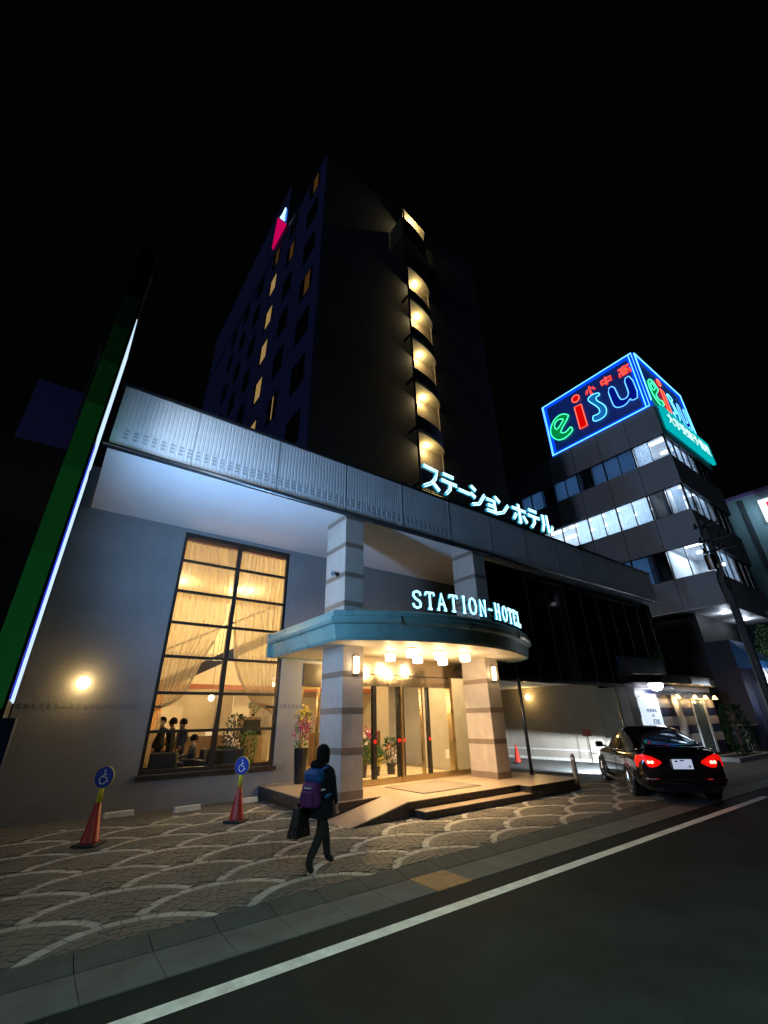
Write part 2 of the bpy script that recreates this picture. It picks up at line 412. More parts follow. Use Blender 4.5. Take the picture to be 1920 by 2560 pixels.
# striped stone columns
def column(x0, x1, y0, y1, z0, z1):
    c = MB()
    bands = [1.13, 1.94, 2.73, 3.52, 4.4, 5.16, 5.98, 6.8]
    z = z0; c.box(x0 - .006, y0 - .006, z0, x1 + .006, y1 + .006, z0 + 0.17, 1); z = z0 + 0.17
    for b in bands:
        if b + 0.14 > z1 + .12: break
        c.box(x0, y0, z, x1, y1, b, 0); t = min(b + 0.13, z1); c.box(x0 - .004, y0 - .004, b, x1 + .004, y1 + .004, t, 1); z = t
    if z < z1: c.box(x0, y0, z, x1, y1, z1, 0)
    return c
column(5.56, 6.13, 9.1, 10.1, 0.28, 7.058).build('column', [M['stone'], M['stoneband']], hotel)
column(10.57, 11.12, 9.1, 10.07, 0.28, 7.058).build('column', [M['stone'], M['stoneband']], hotel)
# dark upper glazing right of the entrance, carport under it
dg_ = MB().box(11.2, 9.45, 2.98, 24.1, 9.55, 6.86)
dg_.build('dark_glazing', M['darkglass'], hotel)
ml_ = MB()
for x in [11.25 + 1.25 * i for i in range(11)]: ml_.box(x, 9.425, 2.98, x + 0.035, 9.449, 6.86)
ml_.build('glazing_mullions', M['trim'], hotel)
MB().box(11.2, 9.4, 2.86, 24.1, 9.56, 2.979).build('glazing_sill', M['black'], hotel)
M['carwall'] = mat('carport_wall', (0.27, 0.24, 0.2), 0.8, var=0.12, scale=1.2, bump=0.2)
cp = MB().box(19.6, 10.65, 0, 19.75, 16.2, 3.12).box(12.4, 16.0, 0, 19.6, 16.2, 3.12).box(12.25, 10.7, 0, 12.4, 16.2, 3.12)
cp.build('carport_wall', M['carwall'], hotel)
MB().box(11.35, 9.56, 3.12, 24.1, 16.2, 3.25).build('carport_ceiling', M['soffit'], hotel)
MB().box(19.575, 10.66, 0.42, 19.598, 15.99, 0.47).box(19.56, 10.66, 0, 19.597, 15.99, 0.12).build('wall_rail', M['concrete'], hotel)
pl = MB().box(19.3, 9.3, 0, 19.95, 10.64, 2.86)
M['darkwall'] = mat('dark_render', (0.2, 0.18, 0.15), 0.7, var=0.15)
pl.build('carport_pillar', M['darkwall'], hotel, bevel=0.02)
MB().tube([(19.27, 9.75, 0.1), (19.27, 9.75, 2.9)], 0.05, 10).build('drain_pipe', M['brass'], hotel, smooth=True)

# ---- tall lobby window
win = D.objects.new('lobby_window', None); COL.objects.link(win); win.parent = hotel
wf = MB(); y0, y1 = 12.9, 13.0
wf.box(WX0, y0, WZ0, WX0 + .09, y1, WZ1).box(WX1 - .09, y0, WZ0, WX1, y1, WZ1)
wf.box(WX0 + .09, y0, WZ0, WX1 - .09, y1, WZ0 + .1)
wf.box(WX0 + .09, y0, WZ1 - .12, WX1 - .09, y1, WZ1)
wf.box(3.93, y0 - .01, WZ0 + .1, 4.05, y1 + .01, WZ1 - .12)
for z in (1.64, 2.53, 3.43, 4.32, 5.2, 6.1):
    wf.box(WX0 + .09, y0 + .005, z - .035, 3.93, y1 - .005, z + .035); wf.box(4.05, y0 + .005, z - .035, WX1 - .09, y1 - .005, z + .035)
M['winframe'] = mat('bronze_frame', (0.05, 0.042, 0.035), 0.35, metal=0.6, var=0.2)
wf.build('window_frame', M['winframe'], win)
gp = MB()
zs = [WZ0 + .1, 1.64, 2.53, 3.43, 4.32, 5.2, 6.1, WZ1 - .12]
for a, b in zip(zs[:-1], zs[1:]):
    for p, q in ((WX0 + .09, 3.93), (4.05, WX1 - .09)):
        gp.quad((p, 12.95, a), (q, 12.95, a), (q, 12.95, b), (p, 12.95, b))
gp.build('window_pane', M['glass'], win)
MB().box(WX0 - .06, 12.78, WZ0 - .09, WX1 + .06, 12.9, WZ0 - .001).build('window_sill', M['winframe'], win)
# narrow glass panel between window and entrance
sg = D.objects.new('side_glazing', None); COL.objects.link(sg); sg.parent = hotel
MB().box(6.42, 12.88, .3, 6.48, 12.98, 2.78).box(6.99, 12.88, .3, 7.05, 12.98, 2.78).box(6.48, 12.88, 2.7, 6.99, 12.98, 2.78).build('glazing_frame', M['brass'], sg)
MB().box(6.42, 12.83, 2.785, 7.05, 12.849, 3.44).build('dark_panel', M['winframe'], sg)
MB().quad((6.48, 12.93, .3), (6.99, 12.93, .3), (6.99, 12.93, 2.7), (6.48, 12.93, 2.7)).build('glazing_pane', M['glass'], sg)

# ---- curved canopy
can = D.objects.new('entrance_canopy', None); COL.objects.link(can); can.parent = hotel
def arc(off):
    pts = [(4.98 - off, 11.9), (4.98 - off, 8.42 - off * .4)]
    xL, xR = 4.98 - off, 11.72 + off; ch = (xR - xL) / 2; sag = 1.0 + off * .6
    rad = (ch * ch + sag * sag) / (2 * sag); cy = 8.42 - off * .4 - sag + rad; cxm = (xL + xR) / 2
    a = math.asin(ch / rad)
    for i in range(1, 25):
        t = -a + 2 * a * i / 24; pts.append((cxm + rad * math.sin(t), cy - rad * math.cos(t)))
    pts += [(12.02 + off, 8.9), (12.02 + off, 11.9)]
    return pts
prof = [(0.0, 3.44), (0.02, 3.40), (0.06, 3.46), (0.10, 3.68), (0.12, 3.74), (0.19, 3.77), (0.22, 3.83), (0.21, 3.90), (0.15, 3.93), (0.14, 4.03), (0.10, 4.06), (-0.5, 4.07)]
cf = MB(); rows = [[(p[0], p[1], z) for p in arc(o_)] for o_, z in prof]; n = len(rows[0])
for r_ in rows: cf.v += r_
for i in range(len(rows) - 1):
    for j in range(n - 1):
        cf.f.append([i * n + j, i * n + j + 1, (i + 1) * n + j + 1, (i + 1) * n + j]); cf.mi.append(0)
cfo = cf.build('canopy_fascia', M['teal'], can)
a0 = arc(0.0); b0 = arc(-0.5)
cs = MB(); cs.add([(p[0], p[1], 3.45) for p in a0], [list(range(n))[::-1]]); cs.build('canopy_soffit', M['cream'], can)
cr_ = MB(); cr_.add([(p[0], p[1], 4.068) for p in b0], [list(range(n))]); cr_.build('canopy_roof', M['teal'], can)
MB().box(4.80, 11.9, 3.42, 12.2, 11.98, 4.06).build('canopy_back', M['teal'], can)
sj = MB()
for i in (6, 12, 19):
    p, q = arc(0.226)[i], arc(0.14)[i]
    sj.box(p[0] - .006, p[1] - .008, 3.75, p[0] + .006, p[1] + .05, 3.92)
sj.build('canopy_joint', M['black'], can)

# ---- entrance doors in the glazed vestibule
ed = D.objects.new('entrance_door', None); COL.objects.link(ed); ed.parent = hotel
YD = 10.6
fr = MB()
fr.box(7.0, YD - .06, 0.3, 11.35, YD + .06, 0.42)
fr.box(7.44, YD - .05, 0.42, 7.56, YD + .05, 2.66, 1).box(8.30, YD - .05, 0.42, 8.36, YD + .05, 2.66, 1).box(8.48, YD - .05, 0.42, 8.54, YD + .05, 2.66, 1)
fr.box(9.2, YD - .05, 0.42, 9.26, YD + .05, 2.66).box(9.42, YD - .05, 0.42, 9.52, YD + .05, 2.66, 1)
fr.box(10.36, YD - .09, 0.42, 10.48, YD + .09, 2.97).box(7.0, YD - .05, 0.42, 7.06, YD + .05, 2.66)
fr.box(8.385, YD - .1, 0.3, 8.455, YD + .1, 2.66)
fr.build('door_frame', [M['brass'], M['black']], ed)
MB().box(7.0, YD - .1, 2.66, 10.34, YD + .1, 2.945).build('door_header', M['steel'], ed)
MB().box(7.0, YD - .08, 2.97, 11.35, YD + .08, 3.445).build('transom_panel', M['steel'], ed)
MB().box(7.0, YD - .11, 2.945, 10.34, YD + .08, 2.97).build('header_joint', M['black'], ed)
for p, q in ((7.06, 7.44), (7.56, 8.30), (8.54, 9.2), (9.52, 10.36)):
    MB().quad((p, YD, 0.42), (q, YD, 0.42), (q, YD, 2.66), (p, YD, 2.66)).build('door_pane', M['glass'], ed)
MB().quad((10.48, YD, 0.42), (11.35, YD, 0.42), (11.35, YD, 2.97), (10.48, YD, 2.97)).build('side_pane', M['glassdim'], ed)
MB().box(11.30, YD + .02, .3, 11.36, 12.85, 3.44).build('vestibule_side_wall', mat('vestibule_wall', (.34, .3, .25), .6, var=.1), ed)
MB().quad((7.03, YD + .06, .3), (7.03, 12.85, .3), (7.03, 12.85, 3.44), (7.03, YD + .06, 3.44)).build('vestibule_side_pane', M['glass'], ed)
for x_ in (7.5, 8.33, 8.51, 9.47):
    MB().lathe([(0.045, 0), (0.045, .006)], (x_, YD - .056, 1.28), 16, axis='y').build('door_sticker', M['red'], ed)
MB().box(10.1, YD - .012, 0.75, 10.24, YD - .004, 0.98).build('door_notice', M['white'], ed)

# ---- lobby interior seen through the glass
lb = MB()
X0, X1, Y0, Y1, Z0, Z1 = -0.15, 13.0, 13.06, 20.5, 0.29, 6.9
lb.box(X0, Y1, Z0, X1, Y1 + .1, Z1, 0).box(X0 - .05, Y0, Z0, X0, Y1, Z1, 0).box(X1, Y0, Z0, X1 + .1, Y1, Z1, 0)
lb.box(X0, Y0, Z1, X1, Y1, Z1 + .1, 0)
lb.box(X0, 18.4, 3.2, X1, Y1, 3.35, 0)
lb.build('lobby_wall', M['intwall'], hotel)
MB().box(X0, 13.06, 0.2, X1, Y1, Z0).build('lobby_floor', M['intfloor'], hotel)
MB().box(7.04, 10.72, 0.2, 11.29, 15.2, Z0 + .004).build('vestibule_floor', mat('cream_tile', (.62, .5, .33), .3, var=.1), hotel)
MB().box(X0, 18.3, 2.98, X1, 18.4, 3.16).build('mezzanine_beam', M['redwood'], hotel)
MB().box(X0, 18.32, 3.16, X1, 18.4, 4.3).build('mezzanine_parapet', M['intwall'], hotel)
MB().box(1.5, 16.85, Z0, 6.6, 16.95, 1.42).build('low_partition', M['wood'], hotel)
MB().box(X0, 19.0, Z0, 3.75, 19.1, 2.9).build('alcove_wall', M['orange'], hotel)
MB().box(3.75, 18.9, Z0, 4.5, 19.0, 2.9).box(6.4, 18.9, Z0, 7.1, 19.0, 2.9).build('inner_pier', M['intwall'], hotel)
st = MB()
st.prism([(1.6, 14.6, 2.05), (1.6, 14.6, 2.38), (6.9, 14.6, 5.12), (6.9, 14.6, 4.79)], (0, 1.3, 0))
st.build('stair_flight', M['stair'], hotel)
rl = MB(); rl.tube([(1.6, 14.62, 3.25), (6.9, 14.62, 6.0)], .025, 6)
for i in range(22):
    x_ = 1.7 + .24 * i; zz = 2.38 + (x_ - 1.6) * .517
    rl.tube([(x_, 14.62, zz - .02), (x_, 14.62, zz + .86)], .009, 5)
rl.build('stair_railing', M['trim'], hotel)
# curtains hang inside the glass
def curtain(label, left):
    t = thing('sheer_curtain', label, 'curtain', (0, 0, 0), 0, 'sheer curtains in the tall lobby window')
    prof_L = [(6.88, 3.62), (6.2, 3.8), (5.62, 3.88), (4.57, 3.9), (3.9, 3.65), (3.4, 3.4), (2.95, 3.25), (2.61, 3.12), (2.4, 2.98), (2.25, 2.75), (2.2, 2.55)]
    prof_R = [(6.88, 4.13), (6.2, 4.12), (5.44, 4.1), (4.9, 4.12), (4.32, 4.2), (3.6, 4.3), (3.3, 4.37), (2.95, 4.52), (2.72, 4.69), (2.4, 4.92), (2.28, 5.07), (2.2, 5.38)]
    pr = prof_L if left else prof_R; edge = 2.34 if left else 5.63
    NU, NV = 150, 48; mb = MB(); zt, zb = 6.88, 2.2
    def at(z):
        for (za, xa), (zb_, xb) in zip(pr[:-1], pr[1:]):
            if za >= z >= zb_: return xa + (xb - xa) * (za - z) / (za - zb_)
        return pr[-1][1]
    for v in range(NV + 1):
        z = zt + (zb - zt) * v / NV; xe = at(z)
        squeeze = abs(xe - edge) / 1.6
        for u in range(NU + 1):
            t_ = u / NU; xx = edge + (xe - edge) * t_
            zz = z - (0.0 if z > 3.0 else (3.0 - z) * 0.25 * (1 - t_))
            yy = 13.16 + 0.045 * math.sin(t_ * 62 + 0.6 * math.sin(v * .2) + 1.3 * math.sin(t_ * 9)) + 0.014 * math.sin(t_ * 170 + v * .1)
            mb.v.append((xx, yy, zz))
    for v in range(NV):
        for u in range(NU):
            a = v * (NU + 1) + u; mb.f.append([a, a + 1, a + NU + 2, a + NU + 1]); mb.mi.append(0)
    mb.build('drape', M['sheer'], t, smooth=True, fix=False)
    tl = MB(); n_ = 24
    for v in range(21):
        z = 2.2 - (2.2 - .86) * v / 20; wdt = .2 + .12 * math.sin(PI * min(1, v / 12))
        for u in range(n_ + 1):
            t_ = u / n_; xx = edge + (wdt if left else -wdt) * t_
            tl.v.append((xx, 13.16 + .02 * math.sin(t_ * 26), z))
    for v in range(20):
        for u in range(n_):
            a = v * (n_ + 1) + u; tl.f.append([a, a + 1, a + n_ + 2, a + n_ + 1]); tl.mi.append(0)
    tl.build('drape_tail', M['sheer'], t, smooth=True, fix=False)
    sw = MB(); pts = [(x_, 13.12, z_ + .02) for z_, x_ in pr[4:]]
    sw.tube(pts, [.035] * (len(pts) - 1) + [.06], 8); sw.build('swag_hem', M['sheer'], t, smooth=True)
    MB().tube([(edge + (-.0 if left else 0), 13.1, 2.2), ((edge + .24) if left else (edge - .24), 13.1, 2.22)], .03, 8).build('tieback', M['wood'], t)
curtain('left sheer yellow curtain of the tall lobby window, tied back to the left', True)
curtain('right sheer yellow curtain of the tall lobby window, tied back to the right', False)
# curtain heads: brown pelmet box
MB().box(WX0 + .05, 13.06, 6.78, WX1 - .05, 13.22, 6.9).build('curtain_pelmet', M['redwood'], hotel)

# lobby lamps
def pendant(label, x_, y_, z_, en, r_=.09, grp=None, cord=1.0):
    t = thing('pendant_lamp', label, 'lamp', (x_, y_, z_), 0, grp)
    MB().lathe([(r_ * .3, -r_), (r_ * .8, -r_ * .6), (r_, 0), (r_ * .8, r_ * .6), (r_ * .3, r_)], (0, 0, 0), 16).build('lamp_globe', emi('globe_warm', (1, .8, .5), 9), t, smooth=True)
    MB().tube([(0, 0, r_), (0, 0, cord)], .008, 5).build('lamp_cord', M['brass'], t)
    light('POINT', 'lamp_light', (0, 0, -r_ - .03), en, (1, .74, .4), t, .08)
pendant('round glowing pendant lamp in the lobby behind the middle mullion of the tall window', 4.7, 16.2, 2.58, 60, .1, None, 4.3)
WARM = (1, .72, .36)
for (x_, y_, z_, e_, lab) in ((3.2, 18.0, 6.75, 440, 'flush ceiling lamp high in the lobby behind the left curtain'), (6.0, 18.0, 6.75, 440, 'flush ceiling lamp high in the lobby behind the right curtain'),
                    (5.6, 19.3, 3.1, 45, 'small ceiling lamp under the lobby mezzanine'), (9.0, 14.6, 6.75, 1000, 'flush ceiling lamp in the lobby beyond the entrance doors'), (2.2, 18.0, 2.9, 110, 'small ceiling lamp beside the orange alcove')):
    t = thing('lobby_lamp', lab, 'lamp', (x_, y_, z_), 0, 'lobby ceiling lamps')
    MB().lathe([(.14, 0), (.16, .03), (.16, .1)], (0, 0, 0), 20).build('lamp_bowl', emi('bowl_warm', (1, .8, .5), 4), t)
    light('POINT', 'lamp_light', (0, 0, -.08), e_, WARM, t, .5)
# vestibule ceiling lamp
for x_, lab in ((7.9, 'small downlight inside the vestibule behind the left door leaf'), (9.9, 'small downlight inside the vestibule behind the right fixed pane')):
    t = thing('vestibule_lamp', lab, 'lamp', (x_, 11.9, 3.42), 0, 'vestibule downlights')
    MB().lathe([(.07, 0), (.08, .02)], (0, 0, 0), 16).build('lamp_disc', emi('disc_warm', (1, .8, .5), 6), t)
    light('POINT', 'lamp_light', (0, 0, -.08), 340, (1, .66, .28), t, .06)

# ---- tower
HT = 33.5
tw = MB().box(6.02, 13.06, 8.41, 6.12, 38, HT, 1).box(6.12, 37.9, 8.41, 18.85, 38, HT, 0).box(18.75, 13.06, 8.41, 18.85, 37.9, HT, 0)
tw.box(6.12, 13.06, 8.41, 18.75, 13.2, HT, 0)
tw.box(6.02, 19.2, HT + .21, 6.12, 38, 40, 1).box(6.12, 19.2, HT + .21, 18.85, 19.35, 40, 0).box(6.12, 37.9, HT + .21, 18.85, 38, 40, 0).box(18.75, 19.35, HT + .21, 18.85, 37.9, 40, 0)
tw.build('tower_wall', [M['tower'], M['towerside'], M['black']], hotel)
MB().box(5.98, 13.02, HT, 18.9, 38.03, HT + .2).build('tower_parapet', M['trim'], hotel)
MB().box(5.98, 19.15, 40.0, 18.9, 38.05, 40.2).build('tower_parapet', M['trim'], hotel)
lit = emi('lit_hotel_window', (1, .62, .22), .32); dimlit = emi('dim_hotel_window', (1, .45, .12), .05)
def tower_window(y_, z_, w_, h_, mode):
    wo = D.objects.new('tower_window', None); COL.objects.link(wo); wo.parent = hotel; wo.location = (6.02, y_, z_)
    hw, hh = w_ / 2, h_ / 2
    MB().box(-.03, -hw - .05, -hh - .05, .0, -hw, hh + .05).box(-.03, hw, -hh - .05, 0, hw + .05, hh + .05).box(-.03, -hw, -hh - .05, 0, hw, -hh).box(-.03, -hw, hh, 0, hw, hh + .05).build('window_frame', M['black'], wo)
    MB().quad((-.012, -hw, -hh), (-.012, -hw, hh), (-.012, hw, hh), (-.012, hw, -hh)).build('window_pane', M['darkglass'], wo)
    if mode:
        a, b = {1: (-.5, .3), 2: (-.35, .1), 3: (-.08, .02)}[mode]
        MB().quad((-.02, a * w_, -hh * .94), (-.02, a * w_, hh * .94), (-.02, b * w_, hh * .94), (-.02, b * w_, -hh * .94)).build('curtain_gap', dimlit if mode == 2 else lit, wo)
zsw = [13.2, 16.5, 19.75, 22.9, 26.05, 29.3, 32.3, 35.4]
lits = {(20.4, 1): 1, (20.4, 2): 1, (20.4, 3): 1, (20.4, 4): 1, (20.4, 5): 1, (20.4, 6): 2, (17.5, 5): 2, (14.55, 3): 2, (17.5, 1): 3, (14.55, 6): 2}
for y_ in (14.55, 17.5, 20.4, 23.4, 26.4, 29.4):
    for k, z_ in enumerate(zsw):
        if k > 6: continue
        tower_window(y_, z_, 1.3 if y_ < 16 else 1.15, 1.6, lits.get((y_, k), 0))
# ---- rounded balconies climbing the tower front
def qarc(x0, y0, rx, ry, n_=14): return [(x0 + rx * math.sin(PI / 2 * i / n_), y0 - ry * math.cos(PI / 2 * i / n_)) for i in range(n_ + 1)]
M['balc'] = mat('balcony_soffit', (0.62, 0.58, 0.42), 0.7)
M['balcrail'] = mat('balcony_parapet', (0.05, 0.045, 0.03), 0.5)
M['blw'] = mat('balcony_recess_wall', (0.5, 0.42, 0.32), 0.8)
def balcony(zf, lamp=True, rail=True, big=False, top=False):
    b = D.objects.new('balcony', None); COL.objects.link(b); b.parent = hotel; b.location = (0, 0, zf)
    rx, ry = (2.58, 1.0) if not big else (2.62, 1.25)
    xs = 11.1 if not big else 10.75
    out = ([(12.0, 13.04)] if not big else [(xs, 13.04)]) + qarc(xs, 13.04, rx + (11.1 - xs), ry)
    if top: out = [(11.9, 13.05), (11.0, 11.95), (13.1, 12.25), (13.75, 13.05)]
    s = MB(); s.prism([(p[0], p[1], 0) for p in out], (0, 0, .2)); s.build('balcony_slab', M['balcrail'] if big else M['balc'], b)
    if rail:
        ra = MB(); path = qarc(xs + .01, 13.05, rx + (11.1 - xs) - .02, ry - .02)
        for h in (0.2, 1.0 if not big else 1.9): ra.v += [(p[0], p[1], h) for p in path]
        k = len(path)
        for i in range(k - 1): ra.f.append([i, i + 1, k + i + 1, k + i]); ra.mi.append(0)
        if big: ra.add([(xs + .01, 13.04 - ry + .02, .2), (xs + .01, 13.04, .2), (xs + .01, 13.04, 1.9), (xs + .01, 13.04 - ry + .02, 1.9)], [(0, 1, 2, 3)])
        else: MB().box(11.02, 12.06, .02, 11.08, 12.55, .22).build('balcony_bracket', M['black'], b)
        ra.build('balcony_parapet', M['balcrail'], b)
    if lamp:
        MB().lathe([(.11, -.05), (.13, -.02), (.13, 0)], (12.2, 12.62, 0), 16).build('balcony_lamp', emi('balcony_lamp', (1, .82, .45), 14), b)
        light('POINT', 'lamp_light', (12.3, 12.74, -.2), 26, (1, .72, .3), b, .05)
for zf in (10.95, 13.95, 16.97, 20.0, 23.05, 25.9): balcony(zf, True, True)
balcony(28.2, False, True, big=True)
balcony(31.4, True, False, top=True)
tb_ = [o for o in D.objects if o.name.startswith('balcony') and o.type == 'EMPTY'][-1]
light('POINT', 'lamp_light', (11.9, 12.45, -.35), 40, (1, .76, .38), tb_, .05)
MB().lathe([(.08, -.06), (.1, 0)], (12.25, 12.95, -.55), 14).build('balcony_lamp', emi('balcony_lamp_low', (1, .8, .45), 14), tb_)
MB().tube([(11.12, 12.02, 8.45), (11.12, 12.02, 31.38)], .05, 8).build('balcony_post', M['black'], hotel)
MB().tube([(13.42, 12.76, 8.45), (13.42, 12.76, 31.38)], .035, 8).build('balcony_pipe', M['blw'], hotel)
MB().box(12.02, 13.03, 8.5, 13.7, 13.044, 31.38).build('balcony_back_wall', M['blw'], hotel)
# ---- needle emblem high on the tower side
emb = thing('tower_sign', 'pink and white-blue neon needle sign high on the dark side of the hotel tower', 'neon sign', (5.85, 20.3, 36))
M['pinkneon'] = emi('pink_neon', (1, .0, .16), .55)
def grad(name, c1, c2, z0, z1):
    m_, nt, o_ = nmat(name); g = nt.nodes.new('ShaderNodeTexCoord'); sp = nt.nodes.new('ShaderNodeSeparateXYZ'); mr = nt.nodes.new('ShaderNodeMapRange')
    mr.inputs['From Min'].default_value = z0; mr.inputs['From Max'].default_value = z1
    mx = nt.nodes.new('ShaderNodeMixRGB'); mx.inputs[1].default_value = rgba(c1); mx.inputs[2].default_value = rgba(c2); e = nt.nodes.new('ShaderNodeEmission')
    nt.links.new(g.outputs['Object'], sp.inputs[0]); nt.links.new(sp.outputs[2], mr.inputs[0]); nt.links.new(mr.outputs[0], mx.inputs[0]); nt.links.new(mx.outputs[0], e.inputs[0]); nt.links.new(e.outputs[0], o_.inputs[0]); return m_
MB().prism([(0, 1.14, -1.37), (0, .83, 2.2), (0, -.1, .55), (0, -1.3, -1.55)], (.12, 0, 0)).build('needle_blade', M['pinkneon'], emb)
bn = emi('blue_white_neon', (.4, .75, 1), 2.5)
tri = [(-.02, -1.13, .5), (-.02, -.15, .71), (-.02, -1.13, -1.04)]
MB().prism(tri, (.1, 0, 0)).build('needle_tip', emi('needle_blue', (.06, .3, 1), 1.0), emb)
MB().tube([(-.06, p[1], p[2]) for p in tri], .05, 6, closed=True).tube([(-.06, -1.13, .5), (-.06, -.62, -.1)], .05, 6).build('needle_tube', bn, emb)

# ------------------------------------------------------------------ entrance platform, steps, ramp
pf_ = thing('entrance_steps', 'low granite entrance platform with two steps and a short ramp under the canopy', 'steps')
PZ = .29
pm = MB()
pm.prism([(5.12, 9.06, 0), (5.3, 12.84, 0), (6.99, 12.84, 0), (6.99, 10.7, 0), (12.3, 10.7, 0), (12.3, 8.0, 0), (12.1, 7.78, 0), (10.18, 7.78, 0), (10.18, 8.12, 0), (6.62, 8.12, 0), (6.62, 9.06, 0)], (0, 0, PZ - .02), 1)
pm.build('platform_base', [M['granite'], M['riser']], pf_)
MB().prism([(5.10, 9.04, PZ - .02), (5.28, 12.845, PZ - .02), (6.995, 12.845, PZ - .02), (6.995, 10.65, PZ - .02), (12.33, 10.65, PZ - .02), (12.33, 7.98, PZ - .02), (12.12, 7.75, PZ - .02), (10.15, 7.75, PZ - .02), (10.15, 8.09, PZ - .02), (6.6, 8.09, PZ - .02), (6.6, 9.04, PZ - .02)], (0, 0, .02)).build('platform_top', M['granite'], pf_, bevel=.006)
s2 = MB().box(6.75, 7.76, 0, 10.17, 8.11, .125, 1); s2.build('step_base', [M['granite'], M['riser']], pf_)
MB().box(6.72, 7.73, .125, 10.14, 8.085, .145).build('step_tread', M['granite'], pf_, bevel=.005)
MB().add([(5.15, 8.12, .004), (6.61, 8.12, .004), (6.61, 9.03, .004), (5.15, 9.03, .004), (6.61, 8.12, PZ), (6.61, 9.03, PZ)], [(0, 4, 5, 3), (0, 1, 4), (3, 5, 2), (1, 2, 5, 4)]).build('ramp', M['granite'], pf_)
MB().add([(5.15, 8.09, .0), (6.61, 8.09, .0), (6.61, 8.09, PZ - .012), (6.61, 8.117, 0), (5.15, 8.117, 0), (6.61, 8.117, PZ - .012)], [(0, 1, 2), (4, 3, 5), (0, 2, 5, 4)]).build('ramp_side', M['riser'], pf_)
tag(MB().box(7.45, 8.62, PZ + .001, 9.35, 10.1, PZ + .018).build('door_mat', M['doormat'], bevel=.006), 'grey brown door mat lying before the entrance doors', 'mat')

# ------------------------------------------------------------------ lamps on the hotel
lampwhite = emi('lamp_white_warm', (1, .86, .62), 7)
posn = {(0, 0): 'front left', (1, 0): 'front middle', (2, 0): 'front right', (0, 1): 'back left', (1, 1): 'back middle', (2, 1): 'back right'}
for i in range(3):
    for j in range(2):
        t = thing('canopy_lamp', 'square frosted ceiling lamp under the canopy, %s of the six' % posn[(i, j)], 'ceiling lamp', (7.37 + .97 * i, 8.72 + .9 * j, 3.45), 0, 'frosted lamps under the canopy')
        MB().box(-.1, -.1, -.03, .1, .1, 0).build('lamp_base', M['brass'], t)
        MB().box(-.105, -.105, -.23, .105, .105, -.03).build('lamp_shade', lampwhite, t, bevel=.02)
        light('SPOT', 'lamp_light', (0, 0, -.26), 330, (1, .62, .27), t, .1, dirv=(0, .12, -1), spot=108, blend=1.0).data.specular_factor = .3
        light('POINT', 'glow_light', (0, 0, -.30), 38, (1, .68, .32), t, .1).data.specular_factor = .12
def sconce(label, x_, y_, z_):
    t = thing('wall_sconce', label, 'wall lamp', (x_, y_, z_), 0, 'sconces on the entrance columns')
    MB().box(-.08, -.03, -.22, .08, 0, .22).build('sconce_plate', M['brass'], t)
    MB().box(-.055, -.1, -.19, .055, -.03, .19).build('sconce_shade', emi('sconce_white', (1, .84, .58), 7), t, bevel=.015)
    light('POINT', 'lamp_light', (0, -.2, 0), 7, (1, .7, .35), t, .08)
sconce('tall glowing box sconce on the front of the left entrance column', 5.9, 9.1, 3.0)
sconce('tall glowing box sconce on the front of the right entrance column', 10.85, 9.1, 3.0)
def wall_globe(label, loc, dirv, en, rad=.1, glow=30):
    t = thing('wall_lamp', label, 'wall lamp', loc, 0, None); d = Vector(dirv)
    MB().tube([(0, 0, 0), tuple(d * .03)], .09, 16).build('lamp_plate', M['brass'], t)
    g_ = MB(); g_.lathe([(rad * math.sin(PI * k / 10) + .001, -rad * math.cos(PI * k / 10)) for k in range(11)], tuple(d * (.03 + rad)), 20); g_.build('lamp_globe', emi('globe_white', (1, .68, .28), glow), t, smooth=True)
    light('POINT', 'lamp_light', tuple(d * (.1 + 2 * rad)), en, (1, .62, .16), t, .08)
wall_globe('round glowing wall lamp alone on the grey wall left of the tall window', (.74, 12.85, 2.7), (0, -1, 0), 5, .13)
wall_globe('small round wall lamp on the carport wall beyond the thin black post', (19.6, 14.3, 2.68), (-1, 0, 0), 16, .11)
# flood lamp on the column
t = thing('spotlight', 'small dark floodlight fixed to the upper left side of the front column', 'floodlight', (5.56, 9.45, 5.28))
MB().tube([(0, 0, 0), (-.1, -.02, 0)], .03, 8).box(-.03, -.05, -.05, 0, .05, .05).build('bracket', M['black'], t)
MB().tube([(-.1, .02, .03), (-.22, -.1, -.03)], .06, 10).build('lamp_head', M['black'], t)

# ------------------------------------------------------------------ neon letters
neon = emi('neon_tube_white', (.42, .8, 1), 3.2)
letterface = emi('letter_face_cyan', (.03, .42, .62), .75, (.02, .2, .3)); letterside = emi('letter_side_blue', (.02, .12, .5), .25, (.02, .05, .1))
def strokes_letter(parent, name, strokes, fx, depthv, wd, tr, facemat, tubemat, outline=True):
    """strokes: 2-D polylines, fx maps (u,v)->3-D, depthv = vector from face to viewer"""
    d = Vector(depthv)
    b = MB(); tmb = MB()
    for stx in strokes:
        P = [Vector(fx(u, v)) for u, v in stx]
        for a, c in zip(P[:-1], P[1:]):
            tdir = (c - a).normalized(); sd = tdir.cross(d.normalized()) * wd / 2
            e = tdir * wd * .3
            b.prism([a - e - sd, c + e - sd, c + e + sd, a - e + sd], -d * .6)
        sdl = []
        for i, p in enumerate(P):
            tdir = (P[min(i + 1, len(P) - 1)] - P[max(i - 1, 0)]).normalized(); sdl.append(tdir.cross(d.normalized()) * wd * .42)
        if outline:
            tmb.tube([p + s_ + d * .3 for p, s_ in zip(P, sdl)], tr, 5); tmb.tube([p - s_ + d * .3 for p, s_ in zip(P, sdl)], tr, 5)
        else: tmb.tube([p + d * .3 for p in P], tr, 5)
    lo = b.build(name, facemat, parent); tmb.build('neon_tube', tubemat, lo)
    return lo
